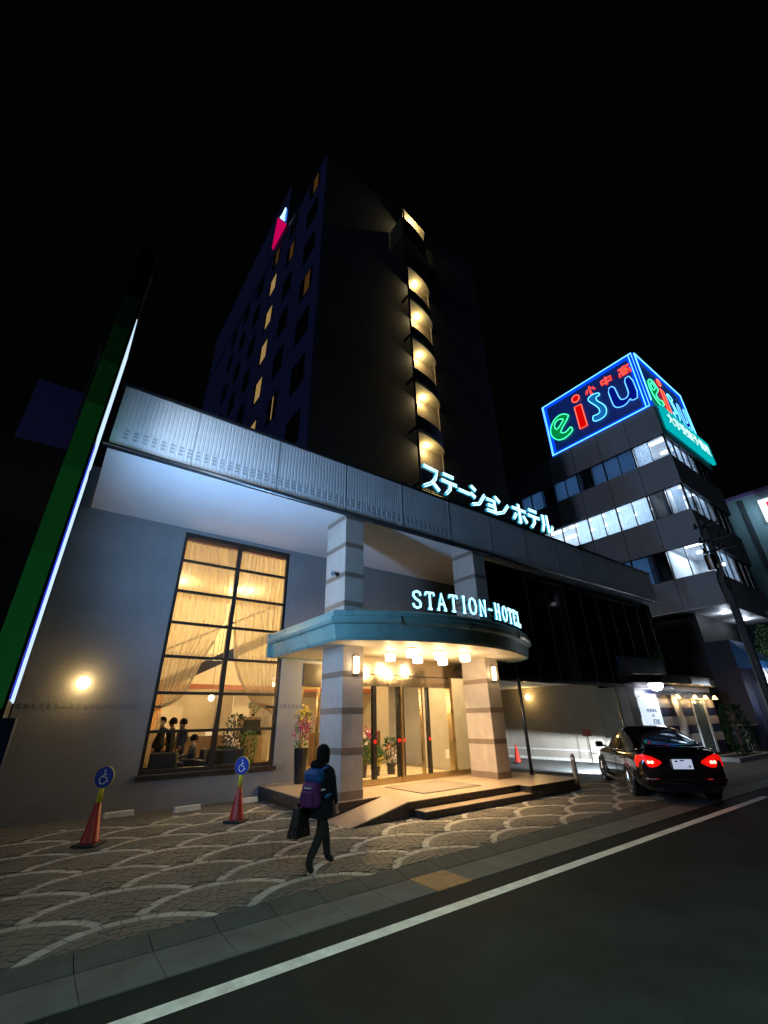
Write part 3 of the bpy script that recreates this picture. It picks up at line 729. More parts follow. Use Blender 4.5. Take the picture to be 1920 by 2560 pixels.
SER = {
 'S': [[(.85, .75), (.8, .92), (.5, 1), (.2, .92), (.15, .72), (.35, .55), (.7, .42), (.85, .25), (.78, .08), (.5, 0), (.2, .08), (.12, .26)]],
 'T': [[(.5, 0), (.5, .95)], [(.05, .8), (.1, .97), (.9, .97), (.95, .8)], [(.3, 0), (.7, 0)]],
 'A': [[(.12, 0), (.5, 1), (.88, 0)], [(.27, .35), (.73, .35)], [(0, 0), (.25, 0)], [(.75, 0), (1, 0)]],
 'I': [[(.5, 0), (.5, 1)], [(.3, 0), (.7, 0)], [(.3, 1), (.7, 1)]],
 'O': [[(.5, 1), (.2, .9), (.05, .5), (.2, .1), (.5, 0), (.8, .1), (.95, .5), (.8, .9), (.5, 1)]],
 'N': [[(.15, 0), (.15, 1), (.85, 0), (.85, 1)], [(0, 0), (.3, 0)], [(.7, 1), (1, 1)]],
 '-': [[(.2, .5), (.8, .5)]],
 'H': [[(.18, 0), (.18, 1)], [(.82, 0), (.82, 1)], [(.18, .5), (.82, .5)], [(.03, 0), (.33, 0)], [(.67, 0), (.97, 0)], [(.03, 1), (.33, 1)], [(.67, 1), (.97, 1)]],
 'E': [[(.2, 0), (.2, 1)], [(.1, 1), (.85, 1), (.88, .8)], [(.2, .52), (.65, .52)], [(.1, 0), (.85, 0), (.92, .22)]],
 'L': [[(.25, 0), (.25, 1)], [(.1, 1), (.42, 1)], [(.1, 0), (.85, 0), (.92, .24)]]}
hs = thing('hotel_sign', 'white neon letters reading STATION-HOTEL standing on the curved canopy rim', 'neon sign', (0, 0, 0))
sx = [6.62, 6.95, 7.27, 7.62, 7.95, 8.25, 8.63, 8.95, 9.28, 9.66, 10.0, 10.33, 10.66]
for ch, xc in zip('STATION-HOTEL', sx):
    # centre on the rim arc
    pa = arc(.1); best = min(range(2, 26), key=lambda i: abs(pa[i][0] - xc))
    i0 = best if pa[best][0] <= xc else best - 1
    (xa, ya), (xb, yb) = pa[i0], pa[i0 + 1]; tt = (xc - xa) / (xb - xa); yc = ya + (yb - ya) * tt
    tv = Vector((xb - xa, yb - ya, 0)).normalized(); nv = Vector((tv.y, -tv.x, 0))
    wch = .27 if ch != 'I' else .22
    hh = .40 if ch != '-' else .40
    c0 = Vector((xc, yc, 4.15)) + nv * .02
    strokes_letter(hs, 'letter', SER[ch], lambda u, v: c0 + tv * (u - .5) * wch + Vector((0, 0, v * hh)), nv * .05, .042, .008, letterface, neon, True)
rb = MB(); pa = arc(.1)
rb.tube([(p[0], p[1] + .05, 4.22) for p in pa[9:20]], .012, 6).tube([(p[0], p[1] + .05, 4.45) for p in pa[9:20]], .012, 6)
for p in pa[9:20]: rb.tube([(p[0], p[1] + .05, 4.05), (p[0], p[1] + .05, 4.46)], .01, 5)
rb.build('letter_frame', M['trim'], hs)
ks_ = thing('katakana_sign', 'blue-white neon katakana letters along the top of the fascia', 'neon sign')
KAT = [
 [[(8.50, 9.52), (9.12, 9.47), (9.0, 9.15), (8.8, 8.92), (8.47, 8.72)], [(8.85, 9.0), (9.15, 8.73)]],
 [[(9.4, 9.5), (9.9, 9.48)], [(9.3, 9.22), (10.04, 9.2)], [(9.72, 9.2), (9.68, 8.95), (9.47, 8.72)]],
 [[(10.12, 9.1), (10.68, 9.08)]],
 [[(10.8, 9.46), (11.02, 9.32)], [(10.74, 9.15), (10.96, 9.02)], [(10.78, 8.7), (11.15, 8.82), (11.5, 9.28)]],
 [[(11.6, 9.17), (12.02, 9.17), (12.02, 8.68)], [(11.64, 8.93), (12.0, 8.93)], [(11.55, 8.7), (12.04, 8.7)]],
 [[(12.1, 9.4), (12.35, 9.22)], [(12.08, 8.68), (12.5, 8.84), (12.84, 9.22)]],
 [[(13.1, 9.24), (13.95, 9.24)], [(13.52, 9.48), (13.52, 8.66), (13.42, 8.7)], [(13.3, 9.02), (13.12, 8.76)], [(13.74, 9.02), (13.94, 8.76)]],
 [[(14.2, 9.44), (14.72, 9.44)], [(14.1, 9.18), (14.86, 9.18)], [(14.5, 9.18), (14.46, 8.9), (14.22, 8.66)]],
 [[(15.12, 9.44), (15.12, 9.0), (14.96, 8.68)], [(15.4, 9.48), (15.4, 8.7), (15.6, 8.8), (15.74, 9.05)]]]
for L_ in KAT:
    strokes_letter(ks_, 'letter', L_, lambda u, v: Vector((u, 9.02, v)), Vector((0, -.1, 0)), .1, .018, letterface, neon, True)
kb = MB()
for x_ in (8.8, 9.7, 10.4, 11.1, 11.8, 12.5, 13.5, 14.5, 15.3): kb.tube([(x_, 9.06, 8.49), (x_, 9.06, 9.2)], .016, 5).tube([(x_, 9.06, 8.95), (x_ + .02, 9.3, 8.49)], .012, 5)
kb.tube([(8.4, 9.07, 8.62), (15.8, 9.07, 8.62)], .014, 5); kb.build('letter_frame', M['trim'], ks_)

# ------------------------------------------------------------------ pylon sign
py = thing('pylon_sign', 'very tall slim green-edged pylon sign with a lit white face', 'pylon sign', (-.42, 7, 0))
M['greenface'] = emi('green_acrylic', (.012, .17, .03), .15, (.02, .16, .05))
px0, px1, pyA, pyB = -.16, .14, 0.0, 1.35       # local
MB().box(px0, pyA, 1.9, px1, pyB, 10.45).build('pylon_core', M['black'], py, bevel=.01)
M['greendim'] = emi('green_acrylic_dim', (.012, .17, .03), .06, (.02, .12, .04)); M['greenoff'] = mat('green_acrylic_unlit', (.02, .08, .035), .4)
for k_, (z0_, z1_, st_) in enumerate(((2.0, 3.9, .15), (3.902, 5.2, .125), (5.202, 6.4, .085), (6.402, 7.3, .045), (7.302, 8.1, .02), (8.102, 8.9, .006))):  # the glow dying away upward is put into stepped emission strengths
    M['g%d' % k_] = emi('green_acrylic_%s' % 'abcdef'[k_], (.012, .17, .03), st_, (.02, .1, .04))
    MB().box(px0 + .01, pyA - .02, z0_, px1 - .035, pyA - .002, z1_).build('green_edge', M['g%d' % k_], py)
MB().box(px0 + .01, pyB + .002, 2.0, px1 - .035, pyB + .02, 7.6).build('rear_edge', emi('green_acrylic_rear', (.03, .2, .03), 2.2), py)  # unseen glowing plate, added to cast green onto the left wall
lit_w = emi('sign_face_white', (.62, .82, 1), 1.1); lit_b = emi('sign_margin_blue', (.02, .05, .9), .8)
fa = MB()
for z0, z1 in ((2.1, 5.72), (5.9, 8.55)):
    fa.box(px1 + .001, pyA + .16, z0, px1 + .012, pyB - .02, z1, 0)
    if z0 < 3: fa.box(px1 + .001, pyA + .02, z0, px1 + .011, pyA + .155, z1, 1)
    else: fa.box(px1 + .001, pyA + .1, z0, px1 + .011, pyA + .155, z1, 0)
fa.build('sign_face', [lit_w, lit_b], py)
MB().tube([(px0 - .06, -.06, 5.9), (px0 - .02, -.05, 6.0), (px0 - .02, -.05, 7.4), (px0 - .06, -.06, 7.48)], .018, 6).build('conduit', M['pole'], py)
MB().box(px0 - .05, pyA + .1, 0, px1 + .12, pyB - .1, 1.9).build('pylon_base', M['navy'], py)
for z_, e_ in ((2.6, 54), (3.2, 72), (3.8, 72), (4.4, 72), (5.0, 50), (7.0, 13), (7.8, 13)):
    light('AREA', 'face_light', (px1 + .24, .6, z_), e_, (.27, .54, 1) if z_ < 6 else (.7, .84, 1), py, size=.5, size_y=1.0, spread=132 if z_ < 6 else 104, dirv=(1, .38, .45 if z_ < 6 else .0))

# ------------------------------------------------------------------ cones and wheel stops
def cone(label, loc, sign, rz, sc=1.0):
    t = thing('traffic_cone', label, 'traffic cone', loc, rz, 'red traffic cones'); t.scale = (sc, sc, sc)
    MB().box(-.19, -.19, 0, .19, .19, .045).build('cone_base', M['rubber'], t, bevel=.018)
    MB().lathe([(.15, .045), (.142, .06), (.03, .69), (.022, .7)], (0, 0, 0), 28).build('cone_body', M['cone'], t, smooth=True)
    if sign:
        MB().lathe([(.046, .60), (.04, .80), (.036, .81)], (0, 0, 0), 20).build('yellow_sleeve', M['yellow'], t, smooth=True)
        d = MB(); d.lathe([(.165, -.012), (.165, .012)], (0, 0, .975), 36, axis='y'); dd = d.build('sign_disc', M['blue'], t)
        MB().lathe([(.172, -.009), (.172, .013)], (0, .004, .975), 36, axis='y').build('disc_rim', M['yellow'], dd)
        g_ = MB()
        y_ = -.0165
        def st2(pts, r_): g_.tube([(a, y_, .975 + b) for a, b in pts], r_, 6)
        g_.lathe([(.017, -.004), (.017, .004)], (.008, y_, .975 + .098), 14, axis='y')
        st2([(.006, .07), (.0, .0), (.055, -.005), (.075, -.065), (.098, -.055)], .011)
        st2([(.003, .042), (.05, .038)], .009)
        st2([(-.012, .02), (-.05, -.0), (-.066, -.04), (-.05, -.085), (-.008, -.105), (.04, -.09), (.062, -.055)], .0105)
        g_.build('wheelchair_symbol', M['white'], dd)
cone('red cone with a blue wheelchair sign, the one nearer the left edge', (1.27, 10.05, .008), True, R(-38))
cone('red cone with a blue wheelchair sign, standing before the tall window', (3.8, 10.2, .008), True, R(-52))
cone('plain red cone by the carport wall beyond the right column', (17.3, 13.7, .014), False, 0)
for k, (x_, y_, a_, lab) in enumerate(((2.02, 12.5, 2, 'white wheel stop behind the left wheelchair cone'), (3.35, 12.15, 4, 'white wheel stop between the two wheelchair cones'), (4.78, 12.3, 2, 'white wheel stop behind the wheelchair cone nearer the entrance'))):
    o = MB().add([(-.3, -.07, 0), (.3, -.07, 0), (.3, .07, 0), (-.3, .07, 0), (-.28, -.045, .11), (.28, -.045, .11), (.28, .045, .11), (-.28, .045, .11)], [(0, 3, 2, 1), (4, 5, 6, 7), (0, 1, 5, 4), (1, 2, 6, 5), (2, 3, 7, 6), (3, 0, 4, 7)]).build('wheel_stop', M['concrete'], bevel=.012)
    o.location = (x_, y_, .004); o.rotation_euler = (0, 0, R(a_)); tag(o, lab, 'wheel stop', 'wheel stops along the hotel wall')

# ------------------------------------------------------------------ posts by the carport
t = thing('post', 'thin dark post standing on the right end of the entrance platform', 'post', (12.05, 9.1, PZ))
MB().tube([(0, 0, 0), (0, 0, 2.62)], .05, 12).build('post_shaft', M['trim'], t, smooth=True)
MB().lathe([(.09, 0), (.09, .02)], (0, 0, 0), 16).build('post_base', M['trim'], t)
MB().tube([(0, 0, 2.55), (0.02, .3, 2.57)], .03, 8).build('post_bracket', M['trim'], t)
t = thing('bollard', 'short round-topped bollard at the right end of the entrance platform', 'bollard', (12.52, 8.0, 0))
MB().lathe([(.1, 0), (.1, .02), (.075, .03), (.062, .76), (.056, .8), (.038, .835), (.012, .85)], (0, 0, 0), 20).build('bollard_body', M['darkwall'], t, smooth=True)
MB().lathe([(.0645, .7), (.0635, .75)], (0, 0, 0), 20).build('reflective_band', M['white'], t)
# small red notice on the carport wall
t = thing('notice_board', 'small red notice on a stand near the carport wall above the car mirror', 'sign', (18.9, 11.2, .014))
MB().box(-.02, -.18, 1.02, .02, .18, 1.27).build('notice_panel', mat('dull_red', (.25, .05, .04), .6), t)
MB().tube([(.03, 0, 0), (.03, 0, 1.2)], .02, 8).lathe([(.16, 0), (.14, .04)], (.03, 0, 0), 16).build('notice_stand', M['black'], t)

# ------------------------------------------------------------------ people
def fingers(J, B, wi, base, d, side):
    """palm and five fingers from wrist joint index wi"""
    d = Vector(d).normalized(); sd = Vector((0, 1, 0)) if abs(d.y) < .7 else Vector((1, 0, 0)); b = Vector(base)
    pm_ = b + d * .05; J.append((tuple(pm_), .02, .03)); pi_ = len(J) - 1; B.append((wi, pi_))
    fwd = d.cross(sd).normalized()
    for k, ln in enumerate((.06, .07, .065, .05)):
        o_ = fwd * (.022 - .015 * k)
        J.append((tuple(pm_ + d * .035 + o_), .0085, .0085)); a = len(J) - 1; B.append((pi_, a))
        J.append((tuple(pm_ + d * (.035 + ln * .6) + o_ + sd * side * .008), .008, .008)); B.append((a, a + 1))
        J.append((tuple(pm_ + d * (.035 + ln * .9) + o_ + sd * side * .025), .007, .007)); B.append((a + 1, a + 2))
    J.append((tuple(b + d * .03 + fwd * .035), .01, .01)); a = len(J) - 1; B.append((wi, a))
    J.append((tuple(b + d * .075 + fwd * .05), .008, .008)); B.append((a, a + 1))
def person(label, loc, rz, pose, top, bottom, hgt, group=None, hairlen=.06, mask=False):
    t = thing('person', label, 'person', loc, rz, group); t.scale = (hgt / 1.47,) * 3
    J = [((0, 0, .80), .12, .12), ((0, 0, .93), .105, .115), ((.0, 0, 1.08), .115, .14), ((0, 0, 1.17), .07, .1), ((.012, 0, 1.245), .042, .042), ((.03, 0, 1.31), .07, .068), ((.035, 0, 1.385), .082, .078), ((.025, 0, 1.45), .045, .045)]
    B = [(0, 1), (1, 2), (2, 3), (3, 4), (4, 5), (5, 6), (6, 7)]
    for side in (1, -1):
        h, k_, a_, to = pose['leg'][side]
        i = len(J); J += [(h, .085, .085), (k_, .064, .066), (a_, .05, .05), (to, .036, .044)]; B += [(0, i), (i, i + 1), (i + 1, i + 2), (i + 2, i + 3)]
        s_, e_, w_ = pose['arm'][side]
        i = len(J); J += [(s_, .055, .055), (e_, .042, .042), (w_, .03, .03)]; B += [(3, i), (i, i + 1), (i + 1, i + 2)]
        fingers(J, B, i + 2, w_, Vector(w_) - Vector(e_), side)
    bo = skin_body('body', J, B, M['skin'], t, 2)
    me = bo.data; me.materials.clear()
    for mm in (M['skin'], top, bottom, M['rubber']): me.materials.append(mm)
    for p in me.polygons:
        c = p.center; wz = min((c - Vector(pose['arm'][s][2])).length for s in (1, -1))
        if c.z > 1.235 or (wz < .14 and c.z < 1.0 and min((c - (Vector(pose['arm'][s][2]) + (Vector(pose['arm'][s][2]) - Vector(pose['arm'][s][1])).normalized() * .09)).length for s in (1, -1)) < .085): p.material_index = 0
        elif c.z > .80 or min((c - (Vector(pose['arm'][s][1]) + Vector(pose['arm'][s][2])) / 2).length for s in (1, -1)) < .1: p.material_index = 1
        elif c.z > .085: p.material_index = 2
        else: p.material_index = 3
    # face
    fc = MB(); fc.tube([(.105, 0, 1.40), (.128, 0, 1.365), (.11, 0, 1.355)], [.008, .014, .01], 6)
    for s in (1, -1): fc.lathe([(.002, -.01), (.009, -.006), (.011, 0), (.009, .006), (.002, .01)], (.106, .03 * s, 1.395), 8)
    for s in (1, -1): fc.tube([(.03, .083 * s, 1.36), (.02, .09 * s, 1.385), (.03, .083 * s, 1.405)], .011, 6)
    fc.tube([(.105, -.022, 1.325), (.112, 0, 1.322), (.105, .022, 1.325)], .005, 5)
    fc.build('face', M['skin'], t, smooth=True)
    if mask: MB().prism([(.13, -.055, 1.3), (.13, .055, 1.3), (.125, .06, 1.37), (.14, 0, 1.38), (.125, -.06, 1.37)], (-.04, 0, 0)).build('face_mask', M['white'], t, bevel=.01)
    hm = MB(); prof_h = []
    for k in range(9):
        a = PI / 2 * k / 8; prof_h.append((.101 * math.cos(a) + .001, .105 * math.sin(a)))
    n_ = 20; base = 0
    hm.lathe([(.09, -hairlen), (.1, -hairlen * .5)] + prof_h, (.005, 0, 1.385), n_)
    hm.build('hair', M['hair'], t, smooth=True)
    return t
walk = {'leg': {1: ((0, .075, .76), (.20, .07, .42), (.27, .07, .085), (.40, .07, .035)), -1: ((0, -.075, .76), (-.09, -.075, .41), (-.33, -.09, .17), (-.25, -.09, .04))},
        'arm': {1: ((0, .165, 1.155), (-.11, .2, .96), (-.22, .19, .80)), -1: ((0, -.165, 1.155), (.02, -.205, .95), (.09, -.19, .76))}}
stand = {'leg': {1: ((0, .08, .76), (.01, .085, .42), (0, .09, .075), (.13, .1, .035)), -1: ((0, -.08, .76), (.01, -.085, .42), (0, -.09, .075), (.13, -.1, .035))},
         'arm': {1: ((0, .165, 1.155), (-.02, .21, .95), (.08, .16, .82)), -1: ((0, -.165, 1.155), (-.02, -.21, .95), (.06, -.17, .80))}}
pe = person('person in a dark coat walking along the paving with a colourful backpack', (3.56, 6.33, .008), R(22), walk, M['jacket'], M['pants'], 1.47, None, .14)
ck = MB(); NN = 22
rws = [(.60, .165, .19, -.01), (.75, .155, .185, 0), (.92, .135, .165, 0), (1.06, .14, .18, 0), (1.15, .12, .165, 0), (1.205, .075, .1, .005), (1.225, .06, .07, .008)]
for z_, rx_, ry_, ox_ in rws:
    for q in range(NN):
        a = 2 * PI * q / NN; wv = 1 + .035 * math.sin(5 * a + z_ * 9); ck.v.append((ox_ + rx_ * math.cos(a) * wv, ry_ * math.sin(a) * wv, z_))
for i in range(len(rws) - 1):
    for q in range(NN):
        ck.f.append([i * NN + q, i * NN + (q + 1) % NN, (i + 1) * NN + (q + 1) % NN, (i + 1) * NN + q]); ck.mi.append(0)
ck.build('coat', M['jacket'], pe, smooth=True, subd=1)
MB().lathe([(.02, -.06), (.075, -.05), (.09, 0), (.07, .05), (.02, .065)], (-.105, .03, 1.225), 14).build('coat_hood', M['jacket'], pe, smooth=True)
bp = thing('backpack', 'blue and purple backpack worn on the back of the walking person', 'backpack', (3.56, 6.33, .008), R(22))
def pack_shell(x0, x1, y, z0, z1, n1=6):
    mb = MB(); mb.box(x0, -y, z0, x1, y, z1); return mb
pb = pack_shell(-.31, -.13, .135, .72, 1.04); pb.build('pack_body', M['purple'], bp, bevel=.065)
pack_shell(-.27, -.09, .14, 1.0, 1.19).build('pack_top', M['bluenylon'], bp, bevel=.06)
pack_shell(-.345, -.305, .10, .75, .93).build('front_pocket', M['purple'], bp, bevel=.018)
for s in (1, -1):
    MB().tube([(-.12, .1 * s, 1.17), (-.02, .125 * s, 1.215), (.1, .12 * s, 1.15), (.15, .12 * s, 1.02), (.1, .16 * s, .9), (-.12, .15 * s, .84)], .022, 8).build('shoulder_strap', M['bluenylon'], bp, smooth=True)
MB().box(-.318, -.06, .96, -.308, .06, .972).box(-.2, -.158, .93, -.12, -.153, .95).build('reflective_tab', M['white'], bp)
bg_ = thing('shopping_bag', 'black bag hanging from the hand of the walking person', 'bag', (3.56, 6.33, .008), R(22))
sb = MB(); sb.add([(-.42, .06, .40), (-.12, .06, .40), (-.12, .24, .40), (-.42, .24, .40), (-.34, .10, .74), (-.14, .10, .74), (-.14, .21, .74), (-.34, .21, .74)], [(0, 3, 2, 1), (4, 5, 6, 7), (0, 1, 5, 4), (1, 2, 6, 5), (2, 3, 7, 6), (3, 0, 4, 7)])
sb.build('bag_body', mat('black_bag', (.01, .01, .01), .3, bump=.6, bscale=18), bg_, bevel=.02)
MB().tube([(-.31, .17, .73), (-.28, .185, .775), (-.24, .188, .785), (-.18, .17, .73)], .009, 6).build('bag_handle', M['rubber'], bg_)
M['suit'] = mat('dark_suit', (.015, .014, .016), .8); M['shirt'] = mat('dark_shirt', (.05, .045, .05), .8)
sit = {'leg': {1: ((0, .09, .80), (.36, .11, .78), (.34, .11, .40), (.46, .11, .36)), -1: ((0, -.09, .80), (.36, -.11, .78), (.34, -.11, .40), (.46, -.11, .36))},
       'arm': {1: ((0, .165, 1.155), (.05, .21, .97), (.24, .15, .95)), -1: ((0, -.165, 1.155), (.05, -.21, .97), (.24, -.15, .95))}}
FZ = .29
person('person in dark clothes standing at the left edge of the lobby window', (2.62, 14.9, FZ), R(-20), stand, M['suit'], M['pants'], 1.72, 'people standing in the lobby')
person('person in a white face mask standing in the lobby, facing the street', (3.1, 15.2, FZ), R(-100), stand, M['suit'], M['pants'], 1.7, 'people standing in the lobby', mask=True)
person('person in dark clothes just right of the masked person in the lobby', (3.45, 15.35, FZ), R(160), stand, M['suit'], M['pants'], 1.68, 'people standing in the lobby')
person('person at the right of the group standing in the lobby', (3.78, 15.5, FZ), R(200), stand, M['shirt'], M['pants'], 1.66, 'people standing in the lobby')
person('person seated on the dark lobby armchair', (4.05, 15.05, FZ - .38), R(150), sit, M['shirt'], M['pants'], 1.6, None)

# ------------------------------------------------------------------ lobby furniture and plants
t = thing('armchair', 'low dark armchair holding the seated person behind the window', 'armchair', (4.05, 15.05, FZ), R(150))
MB().box(-.3, -.32, .15, .35, .32, .42).build('seat', M['suit'], t, bevel=.05); MB().box(-.42, -.32, .15, -.28, .32, .85).build('backrest', M['suit'], t, bevel=.05)
for s in (-1, 1): MB().box(-.3, s * .38 - .06, .12, .35, s * .38 + .06, .6).build('armrest', M['suit'], t, bevel=.04)
for sx_ in (-.3, .3):
    for s in (-1, 1): MB().box(sx_ - .03, s * .3 - .03, 0, sx_ + .03, s * .3 + .03, .15).build('leg', M['wood'], t)
t = thing('coffee_table', 'low dark coffee table between the people and the sofa in the lobby', 'table', (3.6, 14.5, FZ))
MB().box(-.5, -.28, .36, .5, .28, .42).build('table_top', M['wood'], t, bevel=.01)
for sx_ in (-.44, .44):
    for s in (-.22, .22): MB().box(sx_ - .03, s - .03, 0, sx_ + .03, s + .03, .36).build('leg', M['wood'], t)
for x_, w_, lab in ((2.75, .55, 'low dark sofa at the lower left of the tall window'), (4.55, .5, 'low dark sofa behind the middle mullion of the tall window')):
    t = thing('sofa', lab, 'sofa', (x_, 14.0, FZ), 0, 'dark lobby sofas')
    MB().box(-w_, -.35, .12, w_, .3, .42).build('seat', M['suit'], t, bevel=.05); MB().box(-w_, -.5, .12, w_, -.36, .86).build('backrest', M['suit'], t, bevel=.05)
    for s in (-1, 1): MB().box(s * (w_ + .08) - .075, -.48, .1, s * (w_ + .08) + .075, .3, .62).build('armrest', M['suit'], t, bevel=.04)
    for s in (-1, 1): MB().box(s * w_ * .9 - .03, -.3, 0, s * w_ * .9 + .03, -.24, .12).build('leg', M['wood'], t)
t = thing('console_table', 'small reddish console table against the lobby back pier', 'table', (5.2, 17.6, FZ))
MB().box(-.5, -.2, .9, .5, .2, .96).build('table_top', M['redwood'], t)
for sx_ in (-.45, .45):
    for s in (-.15, .15): MB().box(sx_ - .025, s - .025, 0, sx_ + .025, s + .025, .9).build('leg', M['redwood'], t)
MB().box(-.12, -.01, .97, .12, .01, 1.25).build('framed_card', M['white'], t)
t = thing('cabinet', 'tall brown wooden cabinet at the right of the lobby window', 'cabinet', (6.05, 15.6, FZ))
MB().box(-.45, -.25, 0, .45, .25, 1.68).build('cabinet_body', M['wood'], t, bevel=.01)
for s in (-1, 1): MB().box(s * .22 - .2, -.275, .08, s * .22 + .2, -.252, 1.1).build('cabinet_door', mat('warm_wood', (.25, .15, .06), .4, var=.3), t)
MB().box(-.42, -.27, 1.15, .42, -.252, 1.6).build('cabinet_shelf', M['black'], t)
def plant(name, label, loc, h, r_, n_, leafmat, flowers=None, pot=.16, poth=.3, group=None, lsz=.09):
    t = thing(name, label, 'plant' if flowers is None else 'flowers', loc, 0, group)
    MB().lathe([(pot * .75, 0), (pot, poth * .9), (pot * 1.05, poth), (pot * .9, poth)], (0, 0, 0), 20).build('pot', M['black'], t, smooth=False)
    sm = MB(); lf = MB(); fl = MB()
    for i in range(max(4, n_ // 45)):
        a = random.random() * 6.28; rr_ = random.random() * r_ * .7
        sm.tube([(0, 0, poth * .8), (rr_ * .4 * math.cos(a), rr_ * .4 * math.sin(a), h * .55), (rr_ * math.cos(a), rr_ * math.sin(a), h * .9)], .008, 5)
    for i in range(n_):
        a = random.random() * 6.28; rr_ = r_ * math.sqrt(random.random()); z_ = poth + (h - poth) * random.random()
        rr_ *= .6 + .5 * math.sin(PI * (z_ - poth) / (h - poth + .01))
        lf.leaf((rr_ * math.cos(a), rr_ * math.sin(a), z_), lsz * (0.7 + random.random()), lsz * .28, (math.cos(a), math.sin(a), .4 + random.random()))
    sm.build('stems', M['wood'], t); lf.build('foliage', leafmat, t, fix=False)
    if flowers:
        for nm, mt, c, rad, k in flowers:
            for i in range(k):
                p = Vector(c) + Vector((random.gauss(0, rad), random.gauss(0, rad), random.gauss(0, rad)))
                for q in range(5):
                    fl_d = Vector((random.gauss(0, 1), random.gauss(0, 1), random.gauss(0, 1)))
                    fl.leaf(p, .05, .022, fl_d)
            fl.build(nm, mt, t, fix=False); fl = MB()
    return t
plant('potted_plant', 'leafy dark potted plant standing behind the right pane of the lobby window', (5.3, 15.2, FZ), 1.75, .3, 420, M['leafdark'])
plant('potted_plant', 'low bushy potted plant at the foot of the lobby window', (4.75, 14.2, FZ), .85, .34, 420, M['leafdark'])
plant('potted_plant', 'pale green potted plant before the wooden cabinet', (5.7, 15.0, FZ), 1.25, .25, 300, M['leaf'])
plant('flower_arrangement', 'white flowers in a pot behind the lower right window pane', (5.05, 14.6, FZ), .95, .2, 80, M['leaf'], [('flower_heads', M['petalw'], (0, 0, .95), .12, 50)], .13, .5)
plant('sprig', 'bright green leaf sprig standing on top of the wooden cabinet', (6.0, 15.6, FZ + 1.69), .38, .14, 40, M['leaf'], None, .06, .1)
plant('flower_arrangement', 'pink and yellow flowers in a tall black pot beside the left column', (6.25, 12.35, PZ), 1.75, .22, 120, M['leaf'], [('pink_flowers', M['pink'], (0, -.05, 1.35), .14, 70), ('yellow_flowers', M['petaly'], (.02, 0, 1.7), .14, 50)], .2, .85)
plant('flower_arrangement', 'pale pink and red orchids in black pots inside the left door leaf', (8.2, 12.2, FZ), 1.0, .2, 260, M['leaf'], [('pale_flowers', M['petalw'], (-.05, -.05, 1.02), .1, 90), ('red_flowers', M['pink'], (.28, -.02, 1.12), .09, 60)], .15, .35)
plant('flower_arrangement', 'yellow and green flowers in a pot between the two door leaves', (8.68, 12.2, FZ), .75, .22, 260, M['leaf'], [('yellow_flowers', M['petaly'], (0, -.1, .38), .09, 40)], .15, .25)
plant('flower_arrangement', 'white flowers beside the right door leaf inside the entrance', (9.35, 12.3, FZ), .95, .22, 160, M['leafdark'], [('white_flowers', M['petalw'], (0, -.08, .48), .1, 50)], .15, .3)
t = thing('brochure_shelf', 'pale shelf of brochures inside the glass left of the doors', 'shelf', (8.05, 13.4, FZ))
MB().box(-.3, -.12, 0, .3, .12, 1.5).build('shelf_body', M['intwall'], t)
for k in range(4):
    bx = MB()
    for q in range(4): bx.box(-.26 + .13 * q, -.15, .62 + .2 * k, -.16 + .13 * q, -.121, .62 + .2 * k + .14)
    bx.build('brochures', mat('brochure_%s' % 'abcd'[k], [(.5, .45, .6), (.6, .5, .5), (.3, .35, .5), (.5, .55, .7)][k], .5), t)
MB().box(9.0, 16.5, FZ, 12.0, 17.2, FZ + 1.1).build('reception_counter', M['wood'], None, bevel=.01)
tag(D.objects['reception_counter'], 'brown reception counter deep in the lobby beyond the doors', 'counter')

# ------------------------------------------------------------------ car
car = thing('parked_car', 'black fastback car seen from behind, its red tail lights glowing, headlights on a wall', 'car', (13.14, 5.80, -.04), R(41)); car.scale = (1.04, 1.04, 1.04)
def loft(stations, fn, mi=0):
    mb = MB(); rows = []
    for s in stations:
        half = fn(s); full = half + [(p[0], -p[1], p[2]) for p in half[::-1][1:]]
        rows.append(full)
    n_ = len(rows[0])
    for r_ in rows: mb.v += r_
    for i in range(len(rows) - 1):
        for j in range(n_ - 1):
            mb.f.append([i * n_ + j, i * n_ + j + 1, (i + 1) * n_ + j + 1, (i + 1) * n_ + j]); mb.mi.append(mi)
    mb.f.append(list(range(n_))); mb.mi.append(mi); mb.f.append([(len(rows) - 1) * n_ + j for j in range(n_)][::-1]); mb.mi.append(mi)
    return mb
ST = [(-.99, .66, .42, .80, .88), (-.96, .80, .30, .87, .985), (-.88, .865, .25, .915, 1.05), (-.72, .895, .22, .935, 1.075), (-.3, .91, .2, .945, 1.05), (.5, .91, .19, .935, 1.0), (1.5, .905, .19, .92, .98), (2.3, .9, .19, .9, .98), (3.0, .885, .2, .86, .92), (3.4, .845, .22, .77, .82), (3.64, .72, .28, .65, .69), (3.72, .5, .36, .56, .6)]
def bodyfn(s):
    x_, w_, zb, zs_, zt = s
    return [(x_, 0, zb), (x_, w_ * .8, zb), (x_, w_ * .96, zb + .07), (x_, w_, .47), (x_, w_ * 1.0, .62), (x_, w_ * .985, zs_ - .13), (x_, w_ * .955, zs_ - .02), (x_, w_ * .86, zt - .03), (x_, w_ * .55, zt), (x_, 0, zt + .01)]
loft(ST, bodyfn).build('body', M['carpaint'], car, smooth=True, subd=2)
GT = [(-.80, .80, 1.03, 1.055, .60), (-.4, .83, .98, 1.24, .58), (.05, .845, .95, 1.40, .59), (.55, .85, .94, 1.495, .6), (1.05, .85, .93, 1.525, .605), (1.5, .845, .925, 1.485, .595), (1.95, .83, .93, 1.27, .58), (2.4, .78, .95, .985, .6)]
